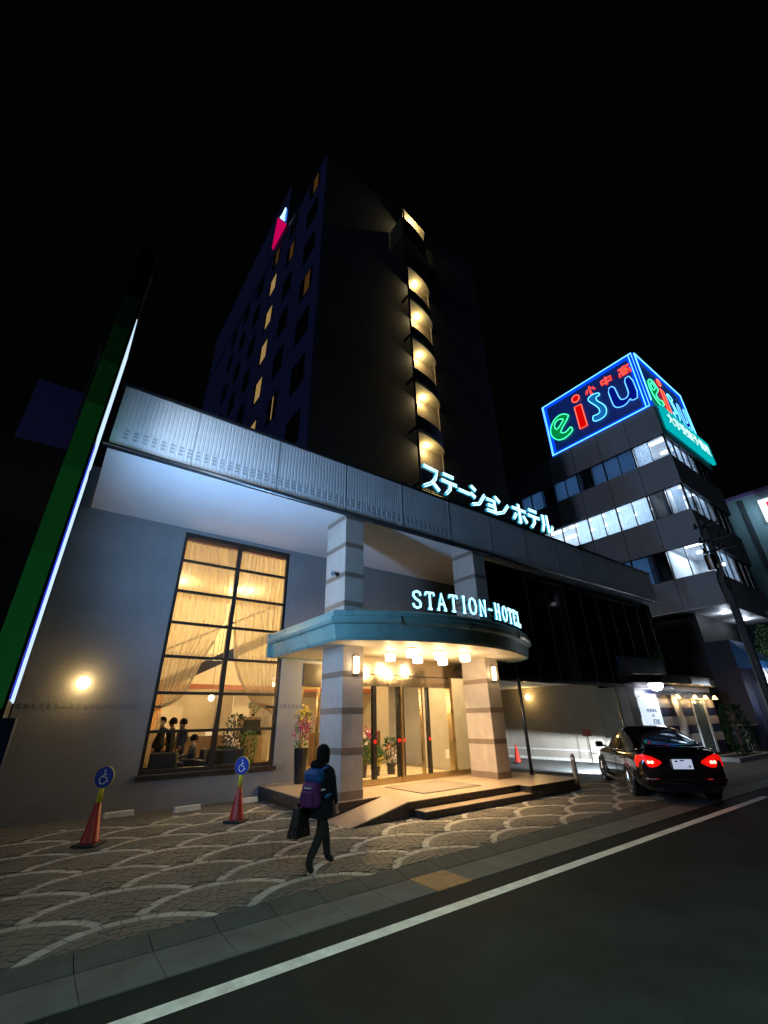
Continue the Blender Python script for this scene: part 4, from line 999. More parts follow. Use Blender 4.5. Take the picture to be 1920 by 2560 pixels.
def ghfn(s):
    x_, wb, zb, zt, wt = s
    return [(x_, wb, zb), (x_, wb - (wb - wt) * .45, zb + (zt - zb) * .5), (x_, wt + .04, zb + (zt - zb) * .9), (x_, wt * .7, zt), (x_, 0, zt + .012)]
gh = loft(GT, ghfn).build('cabin', [M['carglass'], M['carpaint']], car, smooth=True, subd=1)
for p in gh.data.polygons:
    c = p.center
    if abs(c.y) > .50 and c.z > 1.02 and abs(c.y) < .63: p.material_index = 1
    if c.x > .3 and c.x < 1.6 and c.z > 1.43: p.material_index = 1
for s in (1, -1):
    MB().tube([(-.78, .78 * s, 1.04), (-.3, .8 * s, 1.02), (.5, .85 * s, .965), (1.5, .853 * s, .95), (2.35, .8 * s, .965)], .013, 6).build('belt_trim', M['chrome'], car, smooth=True)
    MB().tube([(.62, .835 * s, .96), (.60, .70 * s, 1.25), (.6, .6 * s, 1.42)], .03, 6).build('door_pillar', M['black'], car, smooth=True)
    MB().box(.05, s * .915 - .006, .2, 2.35, s * .915 + .006, .27).build('side_sill', M['steel'], car)
    MB().tube([(2.3, .912 * s, .36), (1.4, .916 * s, .36), (.45, .917 * s, .38)], .012, 5).tube([(2.45, .90 * s, .78), (1.0, .915 * s, .81), (-.4, .912 * s, .84)], .007, 5).build('side_crease', M['carpaint'], car)
    for xh in (1.35, .42): MB().tube([(xh, .925 * s, .80), (xh - .1, .945 * s, .803), (xh - .2, .925 * s, .805)], .012, 6).build('door_handle', M['carpaint'], car, smooth=True)
    for xd in (2.28, 1.02, .02):
        MB().box(xd - .004, s * .9095 - .003, .3, xd + .004, s * .9095 + .005, .9).build('door_gap', M['black'], car)
    mr = MB(); mr.tube([(1.98, .85 * s, .97), (1.96, .96 * s, 1.0)], .02, 6); mr.build('mirror_arm', M['black'], car)
    mg = MB(); mg.box(1.9, s * 1.03 - .1, .96, 2.04, s * 1.03 + .1, 1.1); mg.build('wing_mirror', M['carpaint'], car, bevel=.04)
    # wheels
    for xw in (0, 2.75):
        wh = D.objects.new('wheel', None); COL.objects.link(wh); wh.parent = car; wh.location = (xw, .80 * s, .325)
        MB().lathe([(.22, -.1), (.30, -.11), (.325, -.08), (.325, .08), (.305, .125), (.24, .13), (.235, .1)], (0, 0, 0), 36, axis='y').build('tyre', M['rubber'], wh, smooth=False)
        rm_ = MB(); sg_ = 1 if s > 0 else -1
        rm_.lathe([(.235, -.02), (.245, .1 * 1), (.235, .128), (.215, .12), (.205, .03)] if sg_ > 0 else [(.205, -.03), (.215, -.12), (.235, -.128), (.245, -.1), (.235, .02)], (0, 0, 0), 36, axis='y')
        for k in range(5):
            a = 2 * PI * k / 5
            for da in (-.13, .13):
                rm_.tube([(.04 * math.cos(a), sg_ * .12, .04 * math.sin(a)), (.22 * math.cos(a + da), sg_ * .105, .22 * math.sin(a + da))], [.022, .016], 6)
        rm_.lathe([(.05, sg_ * .1 - .02), (.05, sg_ * .1 + .02)], (0, 0, 0), 14, axis='y')
        rm_.build('rim', M['rim'], wh)
        MB().lathe([(.2, -.02), (.2, .02)], (0, sg_ * .02, 0), 24, axis='y').build('brake_disc', M['trim'], wh)
        ar = MB(); pts = [(xw + .375 * math.cos(a), s * .895, .325 + .375 * math.sin(a)) for a in [PI * (-.12 + 1.24 * q / 20) for q in range(21)]]
        ar.tube(pts, .028, 8); ar.build('wheel_arch', M['carpaint'], car, smooth=True)
        MB().lathe([(.36, -.03), (.36, .03)], (xw, s * .875, .325), 30, axis='y').build('arch_well', M['black'], car)
    # lights
    def xr(y_): return -1.012 + .17 * (abs(y_) / .87) ** 5
    poly = [(.885, .85), (.84, .935), (.73, .955), (.57, .905), (.42, .825), (.40, .785), (.5, .72), (.67, .67), (.84, .665), (.89, .715)]
    if s < 0: poly = [(-a, b) for a, b in poly]
    tl = MB(); k = len(poly); cxp = sum(p[0] for p in poly) / k; czp = sum(p[1] for p in poly) / k
    vs = [(xr(p[0]) + .0, p[0], p[1]) for p in poly] + [(xr(p[0]) + .12, p[0] * .99, p[1]) for p in poly] + [(xr(cxp) - .03, cxp, czp)]
    inner = [(xr(cxp + (p[0] - cxp) * .6) - .02, cxp + (p[0] - cxp) * .6, czp + (p[1] - czp) * .6) for p in poly]
    vs += inner
    fcs = [(i, (i + 1) % k, k + (i + 1) % k, k + i) for i in range(k)] + [(i, (i + 1) % k, 2 * k + 1 + (i + 1) % k, 2 * k + 1 + i) for i in range(k)] + [(2 * k + 1 + i, 2 * k + 1 + (i + 1) % k, 2 * k) for i in range(k)]
    tl.add(vs, fcs); to_ = tl.build('tail_light', M['tail'], car)
    hb = MB()
    for yy in (.60, .67):
        hb.lathe([(.001, -.03), (.025, -.018), (.03, 0), (.025, .018), (.001, .03)], (xr(yy) - .03, yy * s, .80), 10)
    hb.build('tail_bulb', M['tailhot'], to_)
    MB().box(3.5, s * .66 - .14, .60, 3.70, s * .66 + .14, .74).build('headlight', M['headlens'], car, bevel=.02)
    MB().box(3.66, s * .66 - .3, .671, 3.93, s * .66 + .3, .675).build('headlight_hood', M['black'], car)  # plate added to block the upper part of the headlight beam
    light('SPOT', 'headlight_beam', (3.75, s * .66, .66), 2600, (.8, .9, 1), car, .006, dirv=(1, .12, -.1), spot=100, blend=.7)
MB().box(-1.06, -.2, .67, -1.045, .2, .86).build('number_plate', M['plate'], car, bevel=.004)
pt = D.objects['number_plate']
for (y_, z_, w_, h_) in ((.12, .82, .05, .03), (.0, .835, .08, .022), (-.13, .72, .03, .04)):
    MB().box(-1.063, y_ - w_ / 2, z_ - h_ / 2, -1.0605, y_ + w_ / 2, z_ + h_ / 2).build('plate_mark', M['black'], pt)
MB().box(-1.06, -.24, .885, -1.0, .24, .91).build('plate_trim', M['chrome'], car)
MB().tube([(-1.0, -.8, .47), (-1.04, -.5, .46), (-1.05, 0, .455), (-1.04, .5, .46), (-1.0, .8, .47)], .035, 8).build('bumper_crease', M['carpaint'], car, smooth=True)
MB().box(-1.0, -.62, .22, -.9, .62, .36).build('rear_diffuser', M['black'], car)
for s in (1, -1):
    MB().lathe([(.045, -.08), (.045, .04)], (-.98, s * .55, .28), 16, axis='x').build('exhaust_pipe', M['chrome'], car)
    MB().box(-1.035, s * .7 - .09, .42, -1.0, s * .7 + .09, .45).build('rear_reflector', mat('reflector_red', (.06, .005, .005), .3), car)
    light('POINT', 'tail_glow', (-1.2, s * .62, .8), 1.6, (1, .03, .02), car, .06)
MB().box(-.86, -.62, 1.078, -.72, .62, 1.095).build('boot_spoiler', M['carpaint'], car, bevel=.008)
MB().tube([(.0, 0, 1.36), (-.12, 0, 1.40)], .012, 6).build('roof_antenna', M['black'], car)

# ------------------------------------------------------------------ corner cafe at the far end of the hotel
cafe = thing('cafe_building', 'small cafe with navy and white striped tiles and a curved dark awning beyond the car', 'cafe')
def stripes(name):
    m_, nt, o_ = nmat(name); b = nt.nodes.new('ShaderNodeBsdfPrincipled'); b.inputs['Roughness'].default_value = .4
    g = nt.nodes.new('ShaderNodeNewGeometry'); sp = nt.nodes.new('ShaderNodeSeparateXYZ'); nt.links.new(g.outputs['Position'], sp.inputs[0])
    def mth(op, a, bv):
        q = nt.nodes.new('ShaderNodeMath'); q.operation = op
        if hasattr(a, 'links') or hasattr(a, 'is_linked'): nt.links.new(a, q.inputs[0])
        else: q.inputs[0].default_value = a
        q.inputs[1].default_value = bv; return q.outputs[0]
    fz = mth('FLOOR', mth('DIVIDE', mth('SUBTRACT', sp.outputs[2], .22), .37), 1)
    pz = mth('MODULO', fz, 2)
    r_ = nt.nodes.new('ShaderNodeMath'); r_.operation = 'GREATER_THAN'; nt.links.new(pz, r_.inputs[0]); r_.inputs[1].default_value = .5
    mx = nt.nodes.new('ShaderNodeMixRGB'); mx.inputs[1].default_value = (.01, .018, .07, 1); mx.inputs[2].default_value = (.55, .52, .48, 1)
    nt.links.new(r_.outputs[0], mx.inputs[0]); nt.links.new(mx.outputs[0], b.inputs['Base Color']); nt.links.new(b.outputs[0], o_.inputs[0]); return m_
M['stripe'] = stripes('striped_tile')
MB().box(19.96, 9.5, 0, 25.75, 9.7, 3.3).box(27.5, 9.5, 0, 28.7, 9.7, 3.3).box(25.75, 9.5, 2.5, 27.5, 9.7, 3.3).build('striped_wall', M['stripe'], cafe)
MB().box(19.96, 9.7, 0, 28.7, 16, 3.2).build('cafe_core', M['black'], cafe)
MB().prism([(19.1, 9.48, 3.0), (19.6, 9.0, 3.0), (21, 8.55, 3.0), (23.5, 8.35, 3.0), (26, 8.5, 3.0), (28.3, 9.0, 3.0), (28.9, 9.48, 3.0)], (0, 0, .3)).build('curved_awning', M['black'], cafe)
MB().tube([(19.1, 9.46, 3.31), (19.6, 8.98, 3.31), (21, 8.53, 3.31), (23.5, 8.33, 3.31), (26, 8.48, 3.31), (28.3, 8.98, 3.31), (28.9, 9.46, 3.31)], .03, 6).build('awning_trim', M['steel'], cafe)
MB().box(19.3, 9.36, 3.35, 23.6, 9.42, 4.05).build('navy_sign_panel', M['navy'], cafe)
MB().box(19.28, 9.35, 4.06, 23.62, 9.43, 4.1).build('sign_panel_trim', M['trim'], cafe)
MB().box(19.97, 9.43, .3, 20.15, 9.49, 2.3).build('lit_strip', emi('strip_white', (.8, .9, 1), 1.2), cafe)
MB().box(20.2, 9.46, 2.4, 22.2, 9.495, 2.62).build('poster_header', M['stone'], cafe)
ds = D.objects.new('glass_door', None); COL.objects.link(ds); ds.parent = cafe
MB().box(25.78, 9.44, .1, 25.86, 9.5, 2.5).box(27.15, 9.44, .1, 27.4, 9.5, 2.5).box(25.86, 9.44, 2.42, 27.15, 9.5, 2.5).build('door_frame', M['white'], ds)
MB().quad((25.86, 9.46, .1), (27.15, 9.46, .1), (27.15, 9.46, 2.42), (25.86, 9.46, 2.42)).build('door_pane', mat('green_glass', (.13, .2, .2), .15, var=.25, scale=1.5), ds)
MB().box(25.8, 9.49, 0, 27.4, 9.499, 2.5).build('door_backing', M['black'], ds)
pb_ = thing('poster_lightbox', 'large lit white poster box on the cafe wall above the car', 'lightbox', (21.2, 9.42, 1.7))
MB().box(-.86, -.03, -.78, .86, .03, .76).build('poster_face', emi('poster_white', (.72, .86, 1), .9, (.7, .7, .7)), pb_)
M['posterblue'] = mat('poster_blue', (.12, .2, .42), .5, var=.1); M['postergrey'] = mat('poster_grey', (.3, .4, .5), .5)
PM = Matrix.Translation((0, -.034, 0)) @ Matrix.Rotation(PI / 2, 4, 'X')
text_mesh('poster_text', 'MORNING', .2, M['posterblue'], pb_, Matrix.Translation((.05, -.034, .25)) @ Matrix.Rotation(PI / 2, 4, 'X'))
text_mesh('poster_text', 'SET', .17, M['posterblue'], pb_, Matrix.Translation((.08, -.034, .06)) @ Matrix.Rotation(PI / 2, 4, 'X'))
text_mesh('poster_price', '\u00a5700', .3, M['posterblue'], pb_, Matrix.Translation((.22, -.034, -.2)) @ Matrix.Rotation(PI / 2, 4, 'X'))
MB().lathe([(.16, -.003), (.16, .003)], (-.4, -.035, -.42), 20, axis='y').box(-.55, -.038, -.72, -.2, -.032, -.5).box(-.3, -.037, -.75, .1, -.033, -.66).build('cup_picture', M['postergrey'], pb_)
bn_ = thing('banner', 'tall narrow white cloth banner hanging between the striped cafe tiles', 'banner', (23.9, 9.4, 0))
bm_ = MB()
for v in range(21):
    z_ = 2.6 - 2.0 * v / 20
    for u in range(7): bm_.v.append((-.4 + .8 * u / 6, -.03 + .03 * math.sin(v * .5 + u * .8), z_))
for v in range(20):
    for u in range(6): a = v * 7 + u; bm_.f.append([a, a + 1, a + 8, a + 7]); bm_.mi.append(0)
bm_.build('banner_cloth', M['white'], bn_, smooth=True, fix=False); MB().tube([(-.45, -.03, 2.62), (.45, -.03, 2.62)], .02, 6).build('banner_rod', M['trim'], bn_)
for k, (x_, lab) in enumerate(((23.75, 'cafe spotlight over the white banner'), (25.7, 'cafe spotlight left of the glass door'), (27.0, 'cafe spotlight over the glass door'), (28.2, 'cafe spotlight at the far right end of the cafe'))):
    t = thing('cafe_spotlight', 'small warm ' + lab, 'spotlight', (x_, 9.2, 2.52), 0, 'warm cafe spotlights')
    MB().tube([(0, .29, .2), (0, .1, .22), (0, 0, .1)], .02, 6).build('lamp_arm', M['black'], t)
    MB().lathe([(.05, .1), (.13, -.08), (.12, -.08), (.001, -.06)], (0, 0, 0), 16).build('lamp_shade', emi('cafe_lamp_warm', (1, .62, .22), 5), t)
    light('POINT', 'lamp_light', (0, -.05, -.18), 9, (1, .62, .25), t, .05)
t = thing('globe_lamp', 'white half globe lamp under the cafe awning above the poster', 'ceiling lamp', (21.7, 9.15, 3.0))
MB().lathe([(.02, -.28), (.16, -.25), (.27, -.13), (.3, 0)], (0, 0, 0), 24).build('lamp_globe', emi('globe_cool', (.85, .85, 1), 6), t, smooth=True)
light('POINT', 'lamp_light', (0, -.1, -.35), 42, (.82, .88, 1), t, .1)
# planter and shrub right of the cafe
t = thing('planter', 'low stone edged planter bed on the pavement beyond the car', 'planter', (26.2, 7.9, 0))
MB().box(-3.0, -.5, 0, 1.5, -.38, .16).box(-3.0, .38, 0, 1.5, .5, .16).box(-3.0, -.38, 0, -2.88, .38, .16).box(1.38, -.38, 0, 1.5, .38, .16).build('planter_edge', M['concrete'], t, bevel=.01)
MB().box(-2.88, -.38, 0, 1.38, .38, .1).build('planter_soil', mat('soil', (.03, .022, .015), .95), t)
plant('shrub', 'dark green upright shrub in the planter beyond the car', (25.6, 7.9, .1), 2.0, .5, 900, M['leafdark'], None, .12, .05, None, .12)
t = thing('outdoor_table', 'small pale outdoor table far behind the car, left of the utility pole', 'table', (29.2, 8.6, 0))
MB().box(-.9, -.3, 1.2, .9, .3, 1.26).build('table_top', M['concrete'], t); MB().box(-.25, -.08, 0, .25, .08, 1.2).build('table_leg', M['concrete'], t)

# ------------------------------------------------------------------ school building with the neon rooftop box
sch = thing('school_building', 'grey office building with bands of lit ribbon windows under the neon box', 'office building')
XF, YC, YB = 30.0, 7.7, 26.0
bandz = [(7.44, 9.33), (11.25, 13.42), (15.3, 17.5), (19.2, 21.6)]
for z0, z1 in bandz:
    MB().box(XF, YC, z0, XF + .25, YB, z1).box(XF + .25, YC, z0, 38.9, YC + .25, z1).build('spandrel_band', M['greyspandrel'], sch)
jm = MB()
for z0, z1 in bandz:
    y_ = YC + 2.17
    while y_ < YB: jm.box(XF - .004, y_, z0, XF - .001, y_ + .03, z1); y_ += 2.17
jm.build('panel_joints', M['black'], sch)
MB().box(XF + .3, YC + .3, 21.4, 38.8, YB, 21.58).build('roof', M['black'], sch)
MB().box(38.65, YC + .25, 7.44, 38.9, YB, 21.58).box(XF + .25, YB, 0, 38.9, YB + .2, 21.58).build('rear_wall', M['greyspandrel'], sch)
sl = MB()
for z in (8.5, 12.4, 16.45, 20.6): sl.box(XF + .26, YC + .26, z, 38.6, YB, z + .12)
sl.build('floor_slab', M['roomwhite'], sch)
MB().box(XF + 5.5, YC + .26, 7.6, XF + 5.6, YB, 21.4).build('room_back_wall', M['roomwhite'], sch)
MB().box(XF + 1.0, YC + 2.0, 0, XF + 1.2, YB, 7.44).box(XF + 1.2, YC + 2.0, 0, 38.7, YC + 2.2, 7.44).build('ground_floor_wall', M['rubber'], sch)
MB().box(XF + .02, YC + .02, 7.36, 38.9, YC + 2.0, 7.435).box(XF + .02, YC + 2.0, 7.36, XF + 1.2, YB, 7.435).build('overhang_soffit', M['white'], sch)
# floors: list of (state per bay) from the street corner backwards; b bright, s bright behind sheer, c dim curtain, d dark
floors = {0: (9.33, 11.25, 'bbdcccccccdccccc', ), 1: (13.42, 15.3, 'sdsssssbbbbbbccc'), 2: (17.5, 19.2, 'bscccdccdccdcccc')}
partm = MB(); curt = {}
for fk, (z0, z1, stt) in floors.items():
    for k, s in enumerate(stt):
        ya = YC + .02 + 1.085 * k; yb_ = ya + 1.085
        wo = D.objects.new('ribbon_window', None); COL.objects.link(wo); wo.parent = sch; wo.location = (XF + .12, ya, z0)
        fw_ = .1 if (k % 2 == 0 or s == 'd') else .05
        MB().box(-.04, 0, 0, .05, fw_, z1 - z0).box(-.04, fw_, 0, .05, 1.085, .05).box(-.04, fw_, z1 - z0 - .05, .05, 1.085, z1 - z0).build('window_frame', M['black'], wo)
        MB().quad((0, fw_, .05), (0, 1.085, .05), (0, 1.085, z1 - z0 - .05), (0, fw_, z1 - z0 - .05)).build('window_pane', M['glassdim'], wo)
        if s in 'sc' or (s == 'd'):
            cm = MB(); n_ = 26; w0 = 1.06 if s != 's' else random.choice((.55, .9, 1.06)); off = random.random() * (1.06 - w0)
            if s == 'd': w0 = .2; off = random.choice((0.1, .85))
            for u in range(n_ + 1):
                for v in (0, 1): cm.v.append((.16 + .03 * math.sin(u * 1.9), off + w0 * u / n_, .02 + v * (z1 - z0 - .04)))
            for u in range(n_): cm.f.append([2 * u, 2 * u + 2, 2 * u + 3, 2 * u + 1]); cm.mi.append(0)
            cm.build('window_curtain', M['blind'], wo, smooth=True, fix=False)
    # partitions and lights per run
    runs = []; k0 = 0
    key = lambda c: 'B' if c in 'bs' else ('C' if c == 'c' else 'D')
    for k in range(1, len(stt) + 1):
        if k == len(stt) or key(stt[k]) != key(stt[k0]): runs.append((k0, k, key(stt[k0]))); k0 = k
    for a, b, kk in runs:
        ya, yb_ = YC + .02 + 1.085 * a, YC + .02 + 1.085 * b
        if a > 0: partm.box(XF + .3, ya - .03, z0 - 1.7, XF + 5.49, ya + .03, z1 + 1.9 if fk < 2 else z1 + 2.1)
        cz = z1 + .35
        if kk == 'B':
            for q in range(max(1, int((yb_ - ya) / 1.6))):
                yy = ya + .8 + q * 1.7
                for xx in (XF + 1.3, XF + 3.2):
                    MB().box(xx - .09, yy - .6, cz - .14, xx + .09, yy + .6, cz - .06).build('light_tube', M['tube'], sch)
            light('AREA', 'room_light', (XF + 2.4, (ya + yb_) / 2, cz - .2), 55 * (yb_ - ya) + 40, (.78, .89, 1), sch, size=3.5, size_y=max(.8, yb_ - ya - .3), dirv=(0, 0, -1))
        elif kk == 'C':
            light('AREA', 'room_light', (XF + 2.4, (ya + yb_) / 2, cz - .2), 7 * (yb_ - ya) + 5, (.25, .55, 1), sch, size=3, size_y=max(.8, yb_ - ya - .3), dirv=(0, 0, -1))
    MB().box(XF + .3, YC + .3, z1 + .35, XF + 5.49, YB - .1, z1 + .4).build('room_ceiling', M['roomwhite'], sch)
    # street-side windows
    for k in range(7):
        xa = XF + .35 + 1.2 * k
        wo = D.objects.new('street_window', None); COL.objects.link(wo); wo.parent = sch; wo.location = (xa, YC + .12, z0)
        MB().box(0, -.04, 0, .06, .05, z1 - z0).box(.06, -.04, 0, 1.2, .05, .05).box(.06, -.04, z1 - z0 - .05, 1.2, .05, z1 - z0).build('window_frame', M['black'], wo)
        MB().quad((.06, 0, .05), (1.2, 0, .05), (1.2, 0, z1 - z0 - .05), (.06, 0, z1 - z0 - .05)).build('window_pane', M['glassdim'], wo)
        if k % 3 != 1 or fk == 2:
            MB().quad((.07, .12, .05), (1.19, .12, .05), (1.19, .12, z1 - z0 - .05), (.07, .12, z1 - z0 - .05)).build('window_blind', M['blind'], wo, fix=False)
partm.build('room_partitions', M['roomwhite'], sch)
for x_, lab in ((32.6, 'near'), (36.2, 'far')):
    t = thing('soffit_lamp', 'flat white lamp under the office overhang, the %s one beside the utility pole' % ('one partly hidden' if lab == 'near' else 'farther'), 'ceiling lamp', (x_, 8.6, 7.36), 0, 'lamps under the office overhang')
    MB().lathe([(.22, -.05), (.25, 0)], (0, 0, 0), 20).build('lamp_disc', emi('soffit_lamp_white', (.8, .85, 1), 6), t)
    light('POINT', 'lamp_light', (0, 0, -.3), 30, (.75, .85, 1), t, .2)

# neon rooftop box
rb_ = thing('rooftop_sign', 'big blue neon box sign with eisu in coloured letters on the office roof', 'neon sign')
bx0, bx1, by0, by1, bz0, bz1 = 30.0, 38.6, 7.76, 15.9, 21.62, 26.9
M['boxface'] = emi('box_face_navy', (.004, .02, .16), .5, (.02, .04, .16))
MB().box(bx0 + .05, by0 + .05, bz0, bx1, by1, bz1 - .04).build('box_panel', M['boxface'], rb_)
M['bneon'] = emi('blue_neon_tube', (.10, .42, 1), 3.2)
nf = MB(); e_ = .12
xl = bx0 - .03
nf.tube([(xl, by0 + e_, bz0 + .1), (xl, by1 - e_, bz0 + .1), (xl, by1 - e_, bz1 - .1), (xl, by0 + e_, bz1 - .1)], .045, 6, closed=True)
nf.tube([(bx0 + .2, by0 - .03, bz0 + .6), (bx0 + .2, by0 - .03, bz1 - .1), (bx1 - .1, by0 - .03, bz1 - .1), (bx1 - .1, by0 - .03, bz0 + .1)], .045, 6)
nf.tube([(xl, by0 + e_ + .22, bz0 + .1), (xl, by0 + e_ + .22, bz1 - .1)], .03, 6)
nf.tube([(xl, by1 - e_ - .1, bz0 + .1), (xl, by1 - e_ - .1, bz1 - .1)], .03, 6)
nf.build('neon_border', M['bneon'], rb_)
bgl = emi('blue_border_panel', (.0, .07, 1), 1.0)
gp_ = MB()
for a, b, c, d_ in ((by0 + .08, bz0 + .02, by0 + .55, bz1 - .05), (by1 - .5, bz0 + .02, by1 - .03, bz1 - .05), (by0 + .55, bz1 - .42, by1 - .5, bz1 - .05), (by0 + .55, bz0 + .02, by1 - .5, bz0 + .34)):
    gp_.box(bx0 + .035, a, b, bx0 + .049, c, d_)
gp_.build('border_panel', bgl, rb_)
gp2 = MB().box(bx0 + .06, by0 + .035, bz0 + .02, bx0 + .5, by0 + .049, bz1 - .05).box(bx0 + .5, by0 + .035, bz1 - .5, bx1 - .05, by0 + .049, bz1 - .05).box(bx1 - .6, by0 + .035, bz0 + .02, bx1 - .05, by0 + .049, bz1 - .5)
gp2.build('border_panel', bgl, rb_)
LET = {
 'e': ([[(13.57, 24.53), (13.76, 24.77), (14.02, 24.98), (14.37, 25.1), (14.78, 25.01), (15.16, 24.71), (15.43, 24.3), (15.5, 23.8), (15.39, 23.35), (15.12, 22.97), (14.82, 22.76), (14.43, 22.68), (14.01, 22.79), (13.71, 22.94), (13.58, 23.08), (13.66, 23.43), (13.84, 23.39), (14.04, 23.25), (14.25, 23.19), (14.5, 23.29), (14.69, 23.5)]], [[(14.9, 23.82), (15.04, 24.13), (15.01, 24.46), (14.78, 24.7), (14.45, 24.72), (14.18, 24.55), (14.14, 24.41)]], (.0, .35, .09), (.05, 1, .35)),
 'i': ([[(13.0, 24.99), (12.41, 24.94), (12.38, 22.76), (13.0, 22.78)], [(12.72 + .32 * math.cos(a * PI / 8), 25.73 + .33 * math.sin(a * PI / 8)) for a in range(16)]], [], (1, .0, .0), (1, .11, .06)),
 's': ([[(10.87, 25.05), (10.82, 24.75), (11.05, 24.8), (11.2, 24.69), (11.15, 24.39), (10.85, 23.93), (10.68, 23.53), (10.68, 23.1), (10.84, 22.78), (11.23, 22.65), (11.86, 22.76), (11.81, 23.31), (11.5, 23.22), (11.23, 23.25), (11.15, 23.42), (11.23, 23.83), (11.53, 24.36), (11.74, 24.73), (11.8, 25.0), (11.64, 25.15), (11.32, 25.19)]], [], (.01, .2, .62), (.12, .6, 1)),
 'u': ([[(10.19, 24.89), (9.69, 24.92), (9.59, 23.77), (9.52, 23.4), (9.31, 23.25), (9.03, 23.29), (8.88, 23.54), (8.86, 23.81), (8.89, 24.94), (8.35, 24.93), (8.29, 22.77), (8.86, 22.8), (8.87, 23.08), (9.09, 22.85), (9.45, 22.72), (9.86, 22.83), (10.08, 23.08), (10.15, 23.45)]], [], (.0, .01, .3), (.1, .4, 1))}
def smoothloop(P, closed=True):
    out = []
    n_ = len(P)
    for i in range(n_):
        a, b = Vector(P[i]), Vector(P[(i + 1) % n_]); out += [a * .75 + b * .25, a * .25 + b * .75]
    return [tuple(p) for p in out]
def sign_letters(right):
    for ch, (loops, holes, cf_, ct) in LET.items():
        def mp(y_, z_, d):
            if not right: return (bx0 + .03 - d, y_, z_)
            t_ = (15.55 - y_) / (15.55 - 8.25); return (bx0 + .75 + t_ * 7.2, by0 + .03 - d, z_ - .12)
        lo = MB(); tb = MB()
        for L_ in loops:
            LL = smoothloop(L_) if ch in 'esu' else L_
            lo.prism([mp(p[0], p[1], 0) for p in LL], (-.06, 0, 0) if not right else (0, -.06, 0))
            tb.tube([mp(p[0], p[1], .09) for p in LL], .035, 6, closed=True)
        for L_ in holes:
            LL = smoothloop(L_); tb.tube([mp(p[0], p[1], .09) for p in LL], .035, 6, closed=True)
        fm = M.get('lf' + ch) or emi('letter_fill_' + ch, cf_, .7); M['lf' + ch] = fm
        tm = M.get('lt' + ch) or emi('letter_tube_' + ch, ct, 2.6); M['lt' + ch] = tm
        l_ = lo.build('letter', fm, rb_); tb.build('neon_tube', tm, l_)
        if holes:
            MB().prism([mp(p[0], p[1], .062) for p in smoothloop(holes[0])], (-.004, 0, 0) if not right else (0, -.004, 0)).build('letter_counter', emi('counter_teal' + ('r' if right else ''), (.0, .16, .2), .5), l_)
sign_letters(False); sign_letters(True)
rt = emi('red_neon_tube', (1, .09, .06), 2.0); rf = emi('red_fill', (1, .0, .01), .55)
KAN = [((11.45, 25.72), [[(0, .45), (0, -.4), (.12, -.36)], [(-.22, .2), (-.36, -.2)], [(.22, .22), (.38, -.15)]]),
       ((10.1, 25.72), [[(-.4, .2), (.4, .2), (.4, -.15), (-.4, -.15), (-.4, .2)], [(0, .42), (0, -.42)]]),
       ((8.68, 25.66), [[(0, .48), (0, .36)], [(-.42, .34), (.42, .34)], [(-.22, .22), (.22, .22), (.22, .06), (-.22, .06), (-.22, .22)], [(-.4, -.42), (-.4, -.06), (.4, -.06), (.4, -.42)], [(-.2, -.18), (.2, -.18), (.2, -.34), (-.2, -.34), (-.2, -.18)]])]
for (yc, zc), sts in KAN:
    strokes_letter(rb_, 'kanji_letter', sts, lambda u, v: Vector((bx0 - .0, yc - u * .98, zc + v * .92)), Vector((-.1, 0, 0)), .13, .022, rf, rt, True)
dm = MB()
for yc in (10.78, 9.4): dm.lathe([(.1, -.02), (.1, .02)], (bx0 + .01, yc, 25.55), 12, axis='x')
dm.build('separator_dots', emi('dark_red', (.25, .0, .02), .3), rb_)
# teal strip sign under the box
ts = thing('strip_sign', 'glowing turquoise strip sign with white writing under the neon box, facing the street', 'lit sign')
MB().box(30.9, 7.44, 19.95, 39.5, 7.66, 21.95).build('strip_face', emi('strip_turquoise', (.0, .62, .66), .75), ts)
tx = text_mesh('strip_text', '\u5927\u5b66\u53d7\u9a13\u4e88\u5099\u6821', 1.12, emi('strip_white', (.75, 1, .95), 1.3), ts, Matrix.Translation((35.2, 7.43, 20.95)) @ Matrix.Rotation(PI / 2, 4, 'X'), .008)
light('AREA', 'strip_light', (35.2, 7.3, 20.9), 60, (.1, .8, .85), ts, size=8, size_y=1.6, dirv=(0, -1, 0))

# ------------------------------------------------------------------ shop, tree and far block at the right edge
shop = thing('corner_shop', 'brightly lit shop front with a blue sloping awning behind the utility pole', 'shop')
MB().box(30.3, 8.3, 0, 36.5, 9.6, 5.5).build('shop_wall', mat('shop_wall', (.05, .055, .08), .8), shop)
MB().prism([(30.2, 8.28, 5.5), (30.2, 7.4, 4.35), (30.2, 7.4, 3.98), (30.2, 8.28, 4.0)], (3.2, 0, 0)).build('awning', mat('awning_blue', (.03, .16, .42), .6, var=.1), shop)
MB().box(30.25, 7.5, 3.2, 33.0, 7.62, 3.96).build('sign_panel', emi('panel_white', (.7, .75, .85), .35, (.7, .7, .7)), shop)
MB().box(30.3, 7.6, 0, 30.42, 7.72, 3.2).box(31.4, 7.6, 0, 31.5, 7.72, 3.2).build('shop_post', M['white'], shop)
t = thing('blue_sign', 'small glowing blue sign in front of the corner shop at the right edge', 'lit sign', (30.6, 7.4, 2.2))
MB().box(-.5, -.05, -.28, .6, .05, .3).build('sign_face', emi('blue_sign_face', (.05, .12, 1), 1.2), t); MB().box(-.05, -.06, -.15, .5, -.052, .18).build('sign_label', emi('blue_sign_white', (.8, .85, 1), 1.5), t)
MB().tube([(0, 0, -2.2), (0, 0, -.28)], .03, 6).build('sign_stand', M['trim'], t)
t = thing('globe_lamp', 'bright white round lamp hanging before the corner shop at the right edge', 'lamp', (31.2, 7.3, 3.17))
